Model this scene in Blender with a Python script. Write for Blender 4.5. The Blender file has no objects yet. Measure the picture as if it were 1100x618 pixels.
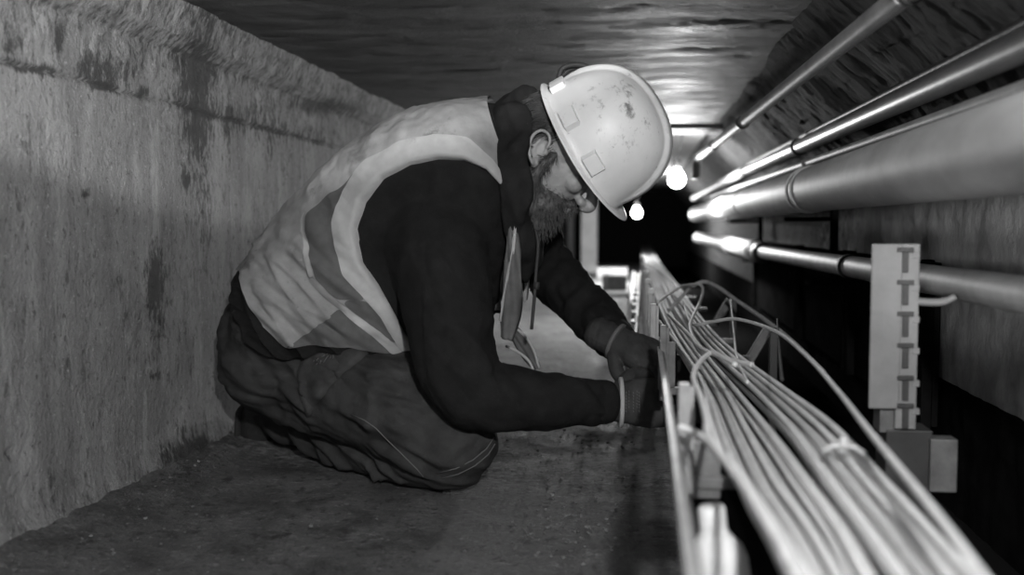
import bpy, bmesh, math, random
import numpy as np
from mathutils import Vector, Matrix, noise
random.seed(7)
C = bpy.context.scene.collection
PI = math.pi
sc = bpy.context.scene

# ------------------------------------------------------------------ camera
F = 1069.0
H = 0.49                                  # lens height above the tunnel floor
tb = 66.0 / F
b_ = math.atan(tb)
a_ = math.atan(140.0 / F * math.cos(b_))
cam_d = bpy.data.cameras.new('camera')
cam = bpy.data.objects.new('camera', cam_d); C.objects.link(cam)
cam.location = (0, 0, H)
cam.rotation_euler = (PI / 2 - b_, 0, a_)
cam_d.sensor_width = 36; cam_d.lens = F * 36 / 1100
cam_d.clip_start = 0.02; cam_d.clip_end = 60
cam_d.dof.use_dof = True; cam_d.dof.focus_distance = 1.84; cam_d.dof.aperture_fstop = 2.6
sc.camera = cam
RM = cam.rotation_euler.to_matrix()
RMn = np.array(RM)

def at(px, py, Y):
    """the point at distance Y along the tunnel that lies on a sight line of the photograph"""
    d = RM @ Vector(((px - 550) / F, (309 - py) / F, -1))
    return Vector((0, 0, H)) + d * (Y / d.y)

def atz(px, py, z):
    d = RM @ Vector(((px - 550) / F, (309 - py) / F, -1))
    return Vector((0, 0, H)) + d * ((z - H) / d.z)

def proj(P):
    P = np.asarray(P, float) - np.array((0, 0, H))
    c = P @ RMn
    return np.stack([550 + F * c[..., 0] / -c[..., 2], 309 - F * c[..., 1] / -c[..., 2]], -1)

# ------------------------------------------------------------------ materials
def mat(name, g, rough=.6, metal=0., var=.0, vs=8., stretch=(1, 1, 1), bump=0., bs=60., bdist=.004, g2=None, spec=.5,
        rvar=0., spots=None, coat=0., bst=None, dirt_shade=None):
    m = bpy.data.materials.new(name); m.use_nodes = True
    nt = m.node_tree; N = nt.nodes; L = nt.links
    p = N['Principled BSDF']
    p.inputs['Roughness'].default_value = rough; p.inputs['Metallic'].default_value = metal
    p.inputs['Specular IOR Level'].default_value = spec
    p.inputs['Base Color'].default_value = (g, g, g, 1)
    if coat: p.inputs['Coat Weight'].default_value = coat
    tc = N.new('ShaderNodeTexCoord'); mp = N.new('ShaderNodeMapping'); mp.inputs['Scale'].default_value = stretch
    L.new(tc.outputs['Object'], mp.inputs['Vector'])
    col = None
    if var:
        n = N.new('ShaderNodeTexNoise'); n.inputs['Scale'].default_value = vs; n.inputs['Detail'].default_value = 8; n.inputs['Roughness'].default_value = .65
        L.new(mp.outputs[0], n.inputs['Vector'])
        r = N.new('ShaderNodeValToRGB'); lo = max(0, g * (1 - var)); hi = g * (1 + var)
        if g2 is not None: lo, hi = g2, g
        r.color_ramp.elements[0].position = .3; r.color_ramp.elements[1].position = .7
        r.color_ramp.elements[0].color = (lo, lo, lo, 1); r.color_ramp.elements[1].color = (hi, hi, hi, 1)
        L.new(n.outputs['Fac'], r.inputs['Fac']); col = r.outputs['Color']
        if rvar:
            rr = N.new('ShaderNodeMapRange'); rr.inputs['From Min'].default_value = .35; rr.inputs['From Max'].default_value = .65
            rr.inputs['To Min'].default_value = rough - rvar; rr.inputs['To Max'].default_value = rough + rvar
            L.new(n.outputs['Fac'], rr.inputs['Value']); L.new(rr.outputs[0], p.inputs['Roughness'])
    if spots:                                  # (scale, threshold, grey, stretch)
        for (ss, th, sg, st) in spots:
            mp2 = N.new('ShaderNodeMapping'); mp2.inputs['Scale'].default_value = st; L.new(tc.outputs['Object'], mp2.inputs['Vector'])
            n2 = N.new('ShaderNodeTexNoise'); n2.inputs['Scale'].default_value = ss; n2.inputs['Detail'].default_value = 6; n2.inputs['Roughness'].default_value = .7
            L.new(mp2.outputs[0], n2.inputs['Vector'])
            r2 = N.new('ShaderNodeMapRange'); r2.inputs['From Min'].default_value = th; r2.inputs['From Max'].default_value = th + .09
            L.new(n2.outputs['Fac'], r2.inputs['Value'])
            mx = N.new('ShaderNodeMix'); mx.data_type = 'RGBA'
            L.new(r2.outputs[0], mx.inputs[0])
            if col is None: mx.inputs[6].default_value = (g, g, g, 1)
            else: L.new(col, mx.inputs[6])
            mx.inputs[7].default_value = (sg, sg, sg, 1); col = mx.outputs[2]
    if dirt_shade is not None:                       # stains and painted shade held in the mesh attribute 'dirt'
        at_ = N.new('ShaderNodeAttribute'); at_.attribute_name = 'dirt_shade'
        n3 = N.new('ShaderNodeTexNoise'); n3.inputs['Scale'].default_value = 45; n3.inputs['Detail'].default_value = 8; n3.inputs['Roughness'].default_value = .75
        mp3 = N.new('ShaderNodeMapping'); mp3.inputs['Scale'].default_value = (1, 1.6, .7); L.new(tc.outputs['Object'], mp3.inputs['Vector']); L.new(mp3.outputs[0], n3.inputs['Vector'])
        ad = N.new('ShaderNodeMath'); ad.operation = 'MULTIPLY_ADD'; L.new(n3.outputs['Fac'], ad.inputs[0]); ad.inputs[1].default_value = 2.2; L.new(at_.outputs['Fac'], ad.inputs[2])
        r3 = N.new('ShaderNodeMapRange'); r3.inputs['From Min'].default_value = 1.33; r3.inputs['From Max'].default_value = 1.80; r3.interpolation_type = 'SMOOTHSTEP'
        L.new(ad.outputs[0], r3.inputs['Value'])
        dk = dirt_shade / g; mx = N.new('ShaderNodeMix'); mx.data_type = 'RGBA'; mx.blend_type = 'MULTIPLY'; L.new(r3.outputs[0], mx.inputs[0]); L.new(col, mx.inputs[6]); mx.inputs[7].default_value = (dk, dk, dk, 1); col = mx.outputs[2]
    if col is not None: L.new(col, p.inputs['Base Color'])
    if bump:
        nb = N.new('ShaderNodeTexNoise'); nb.inputs['Scale'].default_value = bs; nb.inputs['Detail'].default_value = 7; nb.inputs['Roughness'].default_value = .7
        mpb = N.new('ShaderNodeMapping'); mpb.inputs['Scale'].default_value = bst or stretch; L.new(tc.outputs['Object'], mpb.inputs['Vector'])
        L.new(mpb.outputs[0], nb.inputs['Vector'])
        bp = N.new('ShaderNodeBump'); bp.inputs['Strength'].default_value = bump; bp.inputs['Distance'].default_value = bdist
        L.new(nb.outputs['Fac'], bp.inputs['Height']); L.new(bp.outputs[0], p.inputs['Normal'])
    return m

M = {}
M['wall'] = mat('stained_concrete', .29, .8, var=.36, vs=4, stretch=(1, 4, .8), bump=1., bs=70, bdist=.012, bst=(1, 1.3, 1), dirt_shade=.06,
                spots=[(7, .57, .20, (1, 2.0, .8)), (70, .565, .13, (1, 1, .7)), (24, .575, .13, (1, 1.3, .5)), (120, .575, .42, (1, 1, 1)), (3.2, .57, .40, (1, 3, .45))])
M['haunch'] = mat('rough_concrete', .075, .85, var=.5, vs=6, stretch=(1.5, 5, 1.5), bump=.7, bs=40, bdist=.005, spec=.2, dirt_shade=.02)
M['wall_r'] = mat('rendered_concrete', .32, .8, var=.4, vs=8, stretch=(1, 1.6, 1), bump=.9, bs=50, bdist=.005, dirt_shade=.02, spec=.2)
M['ceiling'] = mat('damp_concrete', .14, .58, var=.55, vs=4, stretch=(.9, 3., 1), bump=1., bs=95, bdist=.010, bst=(1, 1.5, 1), rvar=.12, spec=.35)
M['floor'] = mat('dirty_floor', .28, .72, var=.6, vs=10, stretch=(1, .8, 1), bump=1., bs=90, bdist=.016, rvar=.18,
                spots=[(9, .57, .17, (1, 1, 1)), (45, .56, .12, (1, .8, 1)), (110, .575, .46, (1, 1, 1)), (22, .575, .10, (1, .6, 1))], dirt_shade=.115)
M['dark'] = mat('dark_backing', .012, 1., spec=0.)
M['panel'] = mat('shade_black', .010, .95, var=.4, vs=14, bump=.3, spec=0.)  # near-black that stands in for shade low on the right wall
M['plaster'] = mat('pale_plaster', .5, .8, var=.2, vs=6, bump=.4)
M['pale_pipe'] = mat('pale_pipe_paint', .60, .55, var=.22, vs=9, stretch=(1, .6, 1), bump=.15, bs=80, bdist=.002, spots=[(20, .66, .25, (1, .5, 1))])
M['grey_pipe'] = mat('grey_conduit', .36, .52, var=.3, vs=12, bump=.15, bs=80, bdist=.002, spots=[(30, .68, .08, (1, .6, 1))])
M['dark_pipe'] = mat('dark_conduit', .28, .35, var=.35, vs=14, stretch=(1, .4, 1), bump=.15, bs=90, bdist=.002)
M['black'] = mat('black_metal', .03, .5, var=.3, vs=20, bump=.2)
M['steel'] = mat('galvanised_steel', .30, .45, metal=.25, var=.3, vs=30, bump=.2, bs=120, bdist=.001)
M['dark_steel'] = mat('dull_steel', .12, .55, metal=.2, var=.4, vs=25, bump=.3, bs=90, bdist=.002)
M['white_steel'] = mat('white_bracket', .19, .5, var=.15, vs=20, bump=.15, spots=[(30, .68, .2, (1, 1, 1))])
M['cable'] = mat('pale_cable', .64, .62, var=.12, vs=25, dirt_shade=.02, spec=.15)
M['cable2'] = mat('grey_cable', .46, .62, var=.15, vs=25, dirt_shade=.02, spec=.15)
M['cable_dark'] = mat('dark_cable', .06, .8, var=.2, vs=25, spec=.1)
M['plastic'] = mat('white_plastic', .68, .45, var=.1, vs=20)
M['hat'] = mat('white_helmet', .78, .42, var=.08, vs=9, dirt_shade=.16, spots=[(26, .66, .16, (1, 1, 1)), (75, .68, .20, (1, 1, 1)), (8, .66, .48, (1, 1, 1))], bump=.05, bs=60)
M['strap'] = mat('black_webbing', .03, .7, bump=.3, bs=200)
M['hoodie'] = mat('black_fleece', .013, .92, var=.3, vs=30, bump=.5, bs=260, bdist=.002, spots=[(75, .69, .05, (1, 1, 1))], spec=.15)
M['hood'] = mat('lighter_black_fleece', .017, .9, var=.3, vs=30, bump=.5, bs=260, bdist=.002, spec=.15)  # slightly lighter than the sweatshirt fleece
M['vest'] = mat('grimy_vest_fabric', .27, .75, var=.3, vs=11, stretch=(1, 1, 1), bump=.25, bs=140, bdist=.0015, spots=[(16, .60, .15, (1, 1, 1)), (5, .54, .15, (1, 1, 1)), (48, .68, .12, (1, 1, 1))], spec=.3)
M['vest_dark'] = mat('darker_vest_fabric', .10, .8, var=.3, vs=16, bump=.25, bs=140, bdist=.0015, spec=.3)
M['tape'] = mat('pale_tape', .38, .55, var=.15, vs=20, bump=.1, bs=140, bdist=.001, spots=[(22, .64, .3, (1, 1, 1))], spec=.4)
M['trouser'] = mat('dusty_workwear', .036, .88, var=.4, vs=16, bump=.5, bs=220, bdist=.0015, spots=[(60, .70, .11, (1, 1, 1)), (7, .6, .06, (1, 1, 1))], spec=.25)
M['trouser_pocket'] = mat('dusty_pocket', .045, .88, var=.4, vs=20, bump=.5, bs=220, bdist=.0015, spec=.25)
M['skin'] = mat('weathered_skin', .30, .5, var=.2, vs=40, bump=.25, bs=160, bdist=.0015)
M['hair'] = mat('dark_hair', .05, .6, var=.5, vs=60)
M['beard'] = mat('brown_beard', .075, .6, var=.5, vs=60)
M['glove'] = mat('black_work_glove', .035, .8, var=.35, vs=30, bump=.4, bs=240, bdist=.0015, spec=.3)
M['cuff'] = mat('pale_glove_band', .35, .8, bump=.3, bs=200)
M['print'] = mat('grey_print', .11, .8)
M['boot'] = mat('black_boot_leather', .03, .6, var=.3, vs=20, bump=.3)
M['sole'] = mat('boot_rubber', .03, .8, bump=.3)
M['gravel'] = mat('crumbled_concrete', .13, .8, var=.5, vs=30)
def lamp_mat():
    m = bpy.data.materials.new('glowing_glass'); m.use_nodes = True
    nt = m.node_tree; nt.nodes.clear()
    e = nt.nodes.new('ShaderNodeEmission'); e.inputs['Strength'].default_value = 22
    o = nt.nodes.new('ShaderNodeOutputMaterial'); nt.links.new(e.outputs[0], o.inputs[0]); return m
M['glow'] = lamp_mat()

# ------------------------------------------------------------------ object helpers
def wloc(o):
    v = Vector((0, 0, 0))
    while o is not None: v += o.location; o = o.parent
    return v

def tag(o, label, cat, group=None, kind=None):
    o['label'] = label; o['category'] = cat
    if group: o['group'] = group
    if kind: o['kind'] = kind
    return o

def thing(name, label, cat, loc, group=None):
    o = bpy.data.objects.new(name, None); C.objects.link(o); o.location = loc
    o.empty_display_size = .05
    return tag(o, label, cat, group)

def link(name, me, m=None, parent=None, smooth=True, origin=None):
    """me holds world coordinates"""
    if parent is not None:
        w = wloc(parent); me.transform(Matrix.Translation(-w))
    o = bpy.data.objects.new(name, me); C.objects.link(o)
    if parent is not None: o.parent = parent
    elif origin is not None:
        me.transform(Matrix.Translation(-Vector(origin))); o.location = origin
    if m is not None:
        me.materials.clear(); me.materials.append(m)
    if smooth: me.polygons.foreach_set('use_smooth', [True] * len(me.polygons))
    else: me.polygons.foreach_set('use_smooth', [False] * len(me.polygons))
    me.update()
    return o

def bm_mesh(bm, name='m'):
    bmesh.ops.recalc_face_normals(bm, faces=bm.faces[:])
    me = bpy.data.meshes.new(name); bm.to_mesh(me); bm.free(); return me

def obj(name, bm, m, parent=None, smooth=True, origin=None):
    return link(name, bm_mesh(bm, name), m, parent, smooth, origin)

def struct(name, me_or_bm, m, smooth=True):
    me = me_or_bm if isinstance(me_or_bm, bpy.types.Mesh) else bm_mesh(me_or_bm, name)
    o = link(name, me, m, None, smooth); o['kind'] = 'structure'; return o

def add_box(bm, c, s, rot=None, bev=0.):
    t = bmesh.new(); bmesh.ops.create_cube(t, size=1)
    for v in t.verts: v.co = Vector((v.co.x * s[0], v.co.y * s[1], v.co.z * s[2]))
    if bev: bmesh.ops.bevel(t, geom=t.edges[:], offset=bev, segments=2, affect='EDGES', profile=.5)
    R = rot.to_4x4() if rot is not None else Matrix.Identity(4)
    for v in t.verts: v.co = (R @ v.co) + Vector(c)
    me = bpy.data.meshes.new('t'); t.to_mesh(me); t.free(); bm.from_mesh(me); bpy.data.meshes.remove(me)

def rings_to_bm(bm, rings, cap=True, closed_u=True):
    prev = None; first = None
    for R in rings:
        cur = [bm.verts.new(p) for p in R]
        if prev:
            n = len(cur)
            for i in range(n if closed_u else n - 1):
                j = (i + 1) % n
                bm.faces.new((prev[i], prev[j], cur[j], cur[i]))
        else: first = cur
        prev = cur
    if cap:
        bm.faces.new(list(reversed(first))); bm.faces.new(prev)

def frame_for(t, ref=Vector((0, 0, 1))):
    t = t.normalized()
    u = ref - t * ref.dot(t)
    if u.length < 1e-3: u = Vector((0, 1, 0)) - t * t.y
    u.normalize(); return u, t.cross(u)

def catmull(P, n):
    """resample control points (tuples of floats) with a Catmull-Rom spline, n samples per span"""
    P = [np.array(p, float) for p in P]; out = []
    Q = [2 * P[0] - P[1]] + P + [2 * P[-1] - P[-2]]
    for i in range(1, len(Q) - 2):
        for k in range(n):
            t = k / n; a, b, c, d = Q[i - 1], Q[i], Q[i + 1], Q[i + 2]
            out.append(.5 * (2 * b + (c - a) * t + (2 * a - 5 * b + 4 * c - d) * t * t + (3 * b - a - 3 * c + d) * t ** 3))
    out.append(P[-1]); return out

def add_tube(bm, pts, r, n=12, cap=True, flat=1., ref=Vector((0, 0, 1))):
    """pts: Vectors; r: radius or list of radii; flat scales the ref-axis radius"""
    pts = [Vector(p) for p in pts]; R = r if isinstance(r, (list, tuple)) else [r] * len(pts)
    rings = []; u = None
    for i, p in enumerate(pts):
        t = pts[min(i + 1, len(pts) - 1)] - pts[max(i - 1, 0)]
        if t.length < 1e-9: t = Vector((0, 1, 0))
        t.normalize()
        if u is None: u, w = frame_for(t, ref)
        else:
            u = u - t * u.dot(t); u.normalize(); w = t.cross(u)
        rings.append([p + u * math.cos(k * 2 * PI / n) * R[i] * flat + w * math.sin(k * 2 * PI / n) * R[i] for k in range(n)])
    rings_to_bm(bm, rings, cap)

def tube_path(ctrl, n=10):
    return [Vector(p) for p in catmull([tuple(c) for c in ctrl], n)]

def add_lathe(bm, prof, c, axis=Vector((0, 0, 1)), n=24):
    u, w = frame_for(axis, Vector((1, 0, 0))); axis = axis.normalized()
    rings = [[Vector(c) + axis * z + (u * math.cos(k * 2 * PI / n) + w * math.sin(k * 2 * PI / n)) * max(r, 1e-4) for k in range(n)] for r, z in prof]
    rings_to_bm(bm, rings, True)

def add_ell(bm, c, axes, n=24):
    """ellipsoid; axes = three vectors"""
    t = bmesh.new(); bmesh.ops.create_uvsphere(t, u_segments=n, v_segments=n // 2, radius=1)
    for v in t.verts: v.co = Vector(c) + axes[0] * v.co.x + axes[1] * v.co.y + axes[2] * v.co.z
    me = bpy.data.meshes.new('t'); t.to_mesh(me); t.free(); bm.from_mesh(me); bpy.data.meshes.remove(me)

def chain(bm, joints, n=20, sub=5, ref=Vector((0, 0, 1))):
    """joints: (Vector, radius_in_ref, radius_across) -> smooth closed limb with rounded ends"""
    data = catmull([(*j[0], j[1], j[2]) for j in joints], sub)
    P = [Vector(d[:3]) for d in data]; A = [d[3] for d in data]; B = [d[4] for d in data]
    T = [(P[min(i + 1, len(P) - 1)] - P[max(i - 1, 0)]).normalized() for i in range(len(P))]
    rings = []; u = None
    def ring(p, t, a, b):
        nonlocal u
        if u is None: u, w = frame_for(t, ref)
        u = (u - t * u.dot(t)).normalized(); w = t.cross(u)
        return [p + u * math.cos(k * 2 * PI / n) * a + w * math.sin(k * 2 * PI / n) * b for k in range(n)]
    for k in (.95, .75, .45):
        rings.append(ring(P[0] - T[0] * min(A[0], B[0]) * k * .8, T[0], A[0] * math.sqrt(1 - k * k), B[0] * math.sqrt(1 - k * k)))
    for i in range(len(P)): rings.append(ring(P[i], T[i], A[i], B[i]))
    for k in (.45, .75, .95):
        rings.append(ring(P[-1] + T[-1] * min(A[-1], B[-1]) * k * .8, T[-1], A[-1] * math.sqrt(1 - k * k), B[-1] * math.sqrt(1 - k * k)))
    rings_to_bm(bm, rings, True)

def remesh(bm, voxel, smooth=4, fac=.5, disp=None):
    bmesh.ops.recalc_face_normals(bm, faces=bm.faces[:])
    me = bpy.data.meshes.new('r'); bm.to_mesh(me); bm.free()
    o = bpy.data.objects.new('r', me); C.objects.link(o)
    md = o.modifiers.new('r', 'REMESH'); md.mode = 'VOXEL'; md.voxel_size = voxel
    sm = o.modifiers.new('s', 'SMOOTH'); sm.iterations = smooth; sm.factor = fac
    dg = bpy.context.evaluated_depsgraph_get(); dg.update()
    out = bpy.data.meshes.new_from_object(o.evaluated_get(dg))
    bpy.data.objects.remove(o); bpy.data.meshes.remove(me)
    if disp is not None:
        out.update()
        n = len(out.vertices); co = np.empty(n * 3); out.vertices.foreach_get('co', co); co = co.reshape(-1, 3)
        nr = np.empty(n * 3); out.vertex_normals.foreach_get('vector', nr); nr = nr.reshape(-1, 3)
        d = np.array([disp(Vector(p), Vector(q)) for p, q in zip(co, nr)])
        co = co + nr * d[:, None]; out.vertices.foreach_set('co', co.ravel()); out.update()
    return out

def nz(p, s, o=0.): return noise.noise(Vector((p.x * s + o, p.y * s + o * 1.7, p.z * s - o)))
def fold(p, d, along, across, o=0.):
    """ridged noise: long folds running along direction d (in X-Z), -1..1"""
    dx, dz = d; a = p.x * dx + p.z * dz; c = -p.x * dz + p.z * dx
    w = noise.noise(Vector((p.x * 5 + o, p.y * 5, p.z * 5))) * .35
    n = noise.noise(Vector((a * along + w + o, c * across + w * 2.5, p.y * across * .55)))
    return 1 - 2.2 * abs(n)

# ------------------------------------------------------------------ the setting
XL, XR, ZC = -.93, .58, H + .43

def profile_surface(name, prof, ys, disp, m, thick=.2, inward=1):
    """prof: list of (x,z) across the tunnel; disp(x,y,z,k)->(dx,dz)"""
    bm = bmesh.new(); rows = []
    for y in ys:
        row = []
        for k, (x, z) in enumerate(prof):
            dx, dz = disp(x, y, z, k); row.append(bm.verts.new((x + dx, y, z + dz)))
        rows.append(row)
    for a, b in zip(rows, rows[1:]):
        for i in range(len(prof) - 1): bm.faces.new((a[i], a[i + 1], b[i + 1], b[i]))
    return bm

def seg(p, q, n): return [(p[0] + (q[0] - p[0]) * i / n, p[1] + (q[1] - p[1]) * i / n) for i in range(n)]
def yseq(parts):
    out = []
    for a, b, s in parts:
        n = max(1, int(round((b - a) / s))); out += [a + (b - a) * i / n for i in range(n)]
    return out + [parts[-1][1]]

# left wall: cast face, a cold joint, a rougher band and a sloped lip under the roof
zc = H + .243
profL = [(XL - .12, -.06)] + seg((XL, 0.), (XL, zc - .004), 90) + [(XL, zc - .004), (XL - .007, zc)] + seg((XL + .002, zc + .005), (XL + .004, H + .345), 22) \
    + seg((XL + .004, H + .345), (XL + .035, H + .372), 6) + seg((XL + .035, H + .372), (XL + .062, ZC + .01), 12) + [(XL + .062, ZC + .03), (XL - .2, ZC + .1)]
def dispL(x, y, z, k):
    v = Vector((0, y, z))
    d = .004 * noise.fractal(v * 7, .8, 2.1, 5) + .0009 * noise.noise(Vector((3, y * 40, z * 12)))
    hi = max(0, min(1, (z - zc) / .02))
    d += hi * (.0045 * noise.fractal(v * 26 + Vector((5, 0, 0)), .7, 2.1, 4))
    lo = max(0, 1 - z / .09)
    d += lo * lo * (.02 + .004 * noise.fractal(v * 14, .8, 2.1, 4))
    pit = noise.noise(Vector((7, y * 38, z * 30)))
    if pit > .52: d -= (pit - .52) * .03
    if z > H + .34: d += .003 * noise.fractal(v * 18, .8, 2.1, 4) + .010 * noise.noise(Vector((1, y * 3.3, z * 3)))
    wob = .006 * noise.noise(Vector((0, y * 6, 2.)))
    return (d, wob if abs(z - zc) < .02 else 0)
struct('wall_left', profile_surface('w', profL, yseq([(-1.2, 1.2, .05), (1.2, 3.2, .008), (3.2, 5, .03), (5, 13, .2)]), dispL, None), M['wall'])

wl = bpy.data.objects['wall_left'].data
cw = np.empty(len(wl.vertices) * 3); wl.vertices.foreach_get('co', cw); cw = cw.reshape(-1, 3)
pw = proj(cw); dirt_shade = np.zeros(len(cw))
for (x, y, sx, sy, k) in ((213, 130, 16, 60, .5), (222, 230, 11, 70, .34), (215, 82, 12, 14, .55), (168, 330, 14, 70, .55), (165, 295, 10, 30, .5), (98, 78, 14, 22, .5), (62, 42, 6, 16, .7), (15, 45, 14, 26, .45),
                          (130, 75, 30, 16, .4), (111, 92, 9, 4, .8), (153, 98, 6, 5, .7), (92, 208, 5, 6, .9), (200, 194, 4, 9, .8), (260, 130, 40, 20, .34), (320, 150, 50, 16, .34), (345, 115, 40, 8, .4), (205, 488, 34, 20, .55), (165, 404, 6, 5, .7),
                          (55, 520, 18, 26, .3), (60, 200, 9, 12, .2), (10, 490, 10, 10, .5), (275, 225, 16, 40, .25), (245, 160, 6, 60, .3), (290, 170, 5, 40, .3), (120, 110, 5, 22, .4), (40, 75, 26, 6, .5)):
    dirt_shade += k * np.exp(-((pw[:, 0] - x) / sx) ** 2 - ((pw[:, 1] - y) / sy) ** 2) * (cw[:, 1] > .6)
dirt_shade += .5 * np.exp(-((cw[:, 2] - zc + .004) / .006) ** 2) * (.6 + .4 * np.sin(cw[:, 1] * 31) * np.sin(cw[:, 1] * 13)) + .35 * np.clip(1 - cw[:, 2] / .12, 0, 1) ** 2
dirt_shade += .34 * np.clip((cw[:, 2] - H - .30) / .06, 0, 1) + .16 * ((cw[:, 2] > zc) & (cw[:, 2] < zc + .11)) + .22 * np.exp(-((cw[:, 1] - 1.95) / .09) ** 2)  # lip term paints in the weaker light there; the rest is staining
at_ = wl.attributes.new('dirt_shade', 'FLOAT', 'POINT'); at_.data.foreach_set('value', dirt_shade.astype(np.float32))

# right wall: plinth, plain wall, sloped board-marked haunch up to the roof
HX = .335
profR = [(XR, -.06), (XR, 0), (XR, .05)] + seg((XR, .10), (XR, H + .17), 60) + seg((XR, H + .17), (HX, ZC - .02), 60) + [(HX, ZC - .02), (HX - .02, ZC), (HX - .03, ZC + .06), (XR + .3, ZC + .1)]
def dispR(x, y, z, k):
    v = Vector((0, y, z)); d = .004 * noise.fractal(v * 20, .8, 2.1, 5)
    if z > H + .16:
        t = x * .7 - z * .7
        step = math.floor(z * 10 + .5 * noise.noise(Vector((y * 2, 0, z))))
        d = .004 * noise.fractal(Vector((t * 10, y * 40, 2.)), .8, 2.1, 4) + .006 * noise.noise(Vector((step * 3.1, y * 3., 0))) + .016 * noise.noise(Vector((4, y * 5, z * 8)))
        return (-d * .7, -d * .7)
    return (-d, 0)
bmR = profile_surface('w', profR, yseq([(-1.2, .7, .06), (.7, 3.6, .012), (3.6, 6, .04), (6, 13, .2)]), dispR, M['wall_r'])
wr = struct('wall_right', bmR, M['wall_r'])
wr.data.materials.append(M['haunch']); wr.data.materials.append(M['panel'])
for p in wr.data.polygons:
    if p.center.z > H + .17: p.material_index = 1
    elif p.center.z < H - .30: p.material_index = 2  # foot of the wall coloured near-black in place of shade

cr_ = np.array([list(v.co) for v in wr.data.vertices])
wr.data.attributes.new('dirt_shade', 'FLOAT', 'POINT').data.foreach_set('value', np.clip((cr_[:, 1] - 2.5) * .8, 0, .8).astype(np.float32))  # far wall and haunch painted darker to hold back the bulb light
# roof
def ceil_mesh():
    bm = bmesh.new(); rows = []
    xs = [XL - .05 + i * (.42 - (XL - .05)) / 90 for i in range(91)]
    for y in yseq([(-1.2, .9, .05), (.9, 4.3, .016)]):
        rows.append([bm.verts.new((x, y, ZC + .004 * noise.fractal(Vector((x * 6, y * 10, 1)), .8, 2.1, 5) + .0012 * noise.noise(Vector((x * 3, y * 30, 5))))) for x in xs])
    for a, b in zip(rows, rows[1:]):
        for i in range(90): bm.faces.new((a[i], b[i], b[i + 1], a[i + 1]))
    return bm
struct('ceiling', ceil_mesh(), M['ceiling'])
bm = bmesh.new(); add_box(bm, ((XL + .45) / 2, 4.42, ZC + .015), (.45 - XL + .3, .26, .07), bev=.008)
struct('beam', bm, M['ceiling'])
bm = bmesh.new(); add_box(bm, (-.25, 9, ZC + .06), (2.2, 9., .06), bev=.004)
struct('ceiling', bm, M['plaster'])

# floor
def floor_mesh():
    bm = bmesh.new(); rows = []
    xs = [XL - .05 + i * (.06 - (XL - .05)) / 110 for i in range(111)]
    for y in yseq([(-1.2, .9, .06), (.9, 3.2, .011), (3.2, 6, .04), (6, 13, .15)]):
        row = []
        for x in xs:
            e = max(0, 1 - (x - XL) / .22)
            z = .0035 * noise.fractal(Vector((x * 9, y * 9, 0)), .9, 2.1, 5) - .003
            z += e * e * (.03 + .007 * noise.fractal(Vector((x * 22, y * 22, 3)), .7, 2.1, 4))
            cr = abs(noise.noise(Vector((x * 8, y * 15, 4)))) ; 
            if cr < .05 and noise.noise(Vector((x * 4, y * 4, 9))) > -.1: z -= .0025 * (1 - cr / .05)
            row.append(bm.verts.new((x, y, z)))
        rows.append(row)
    for a, b in zip(rows, rows[1:]):
        for i in range(110): bm.faces.new((a[i], a[i + 1], b[i + 1], b[i]))
    return bm
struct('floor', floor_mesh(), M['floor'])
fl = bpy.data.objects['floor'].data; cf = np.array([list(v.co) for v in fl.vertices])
fl.attributes.new('dirt_shade', 'FLOAT', 'POINT').data.foreach_set('value', np.clip(.62 - (cf[:, 1] - 1.9) * 1.1 - .25 * (cf[:, 0] + .3), 0, .75).astype(np.float32))  # shade painted into the floor: darker near and left, paler towards the bulbs
bm = bmesh.new(); add_box(bm, (.31, 6, -.07), (.62, 14.4, .05)); struct('floor', bm, M['dark'])  # near-black floor slab stands in for the shade under the cables
bm = bmesh.new(); add_box(bm, (-.1, 13.05, .6), (2.6, .1, 1.6)); struct('wall_back', bm, M['dark'])
bm = bmesh.new(); add_box(bm, (-.1, -1.25, .6), (2.6, .1, 1.6)); struct('wall_front', bm, M['dark'])

# two pale columns at the far end of the tunnel, and the steps in the floor before them
def column(px, w, Y, label):
    p = at(px, 290, Y); bm = bmesh.new()
    add_box(bm, (p.x, Y, .5), (w, w, 1.0), bev=.01); add_box(bm, (p.x, Y, .03), (w * 1.25, w * 1.25, .06), bev=.005)
    tag(obj('column', bm, M['plaster'], origin=(p.x, Y, 0)), label, 'column', kind='thing')
column(633, .17, 10.6, 'wide pale square column at the far end of the tunnel')
column(613, .08, 11.6, 'slim pale column behind the wide one at the tunnel end')
for (px, py, w, d, h, Y, lab) in ((658, 283, .28, .3, .10, 9.4, 'low pale concrete step far down the tunnel floor'), (652, 302, .42, .18, .03, 7.0, 'thin pale slab lying across the distant tunnel floor')):
    p = at(px, py, Y); bm = bmesh.new(); add_box(bm, (p.x, Y, h / 2), (w, d, h), bev=.006)
    tag(obj('floor_slab', bm, M['plaster'], origin=(p.x, Y, 0)), lab, 'slab', kind='thing')

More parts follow.
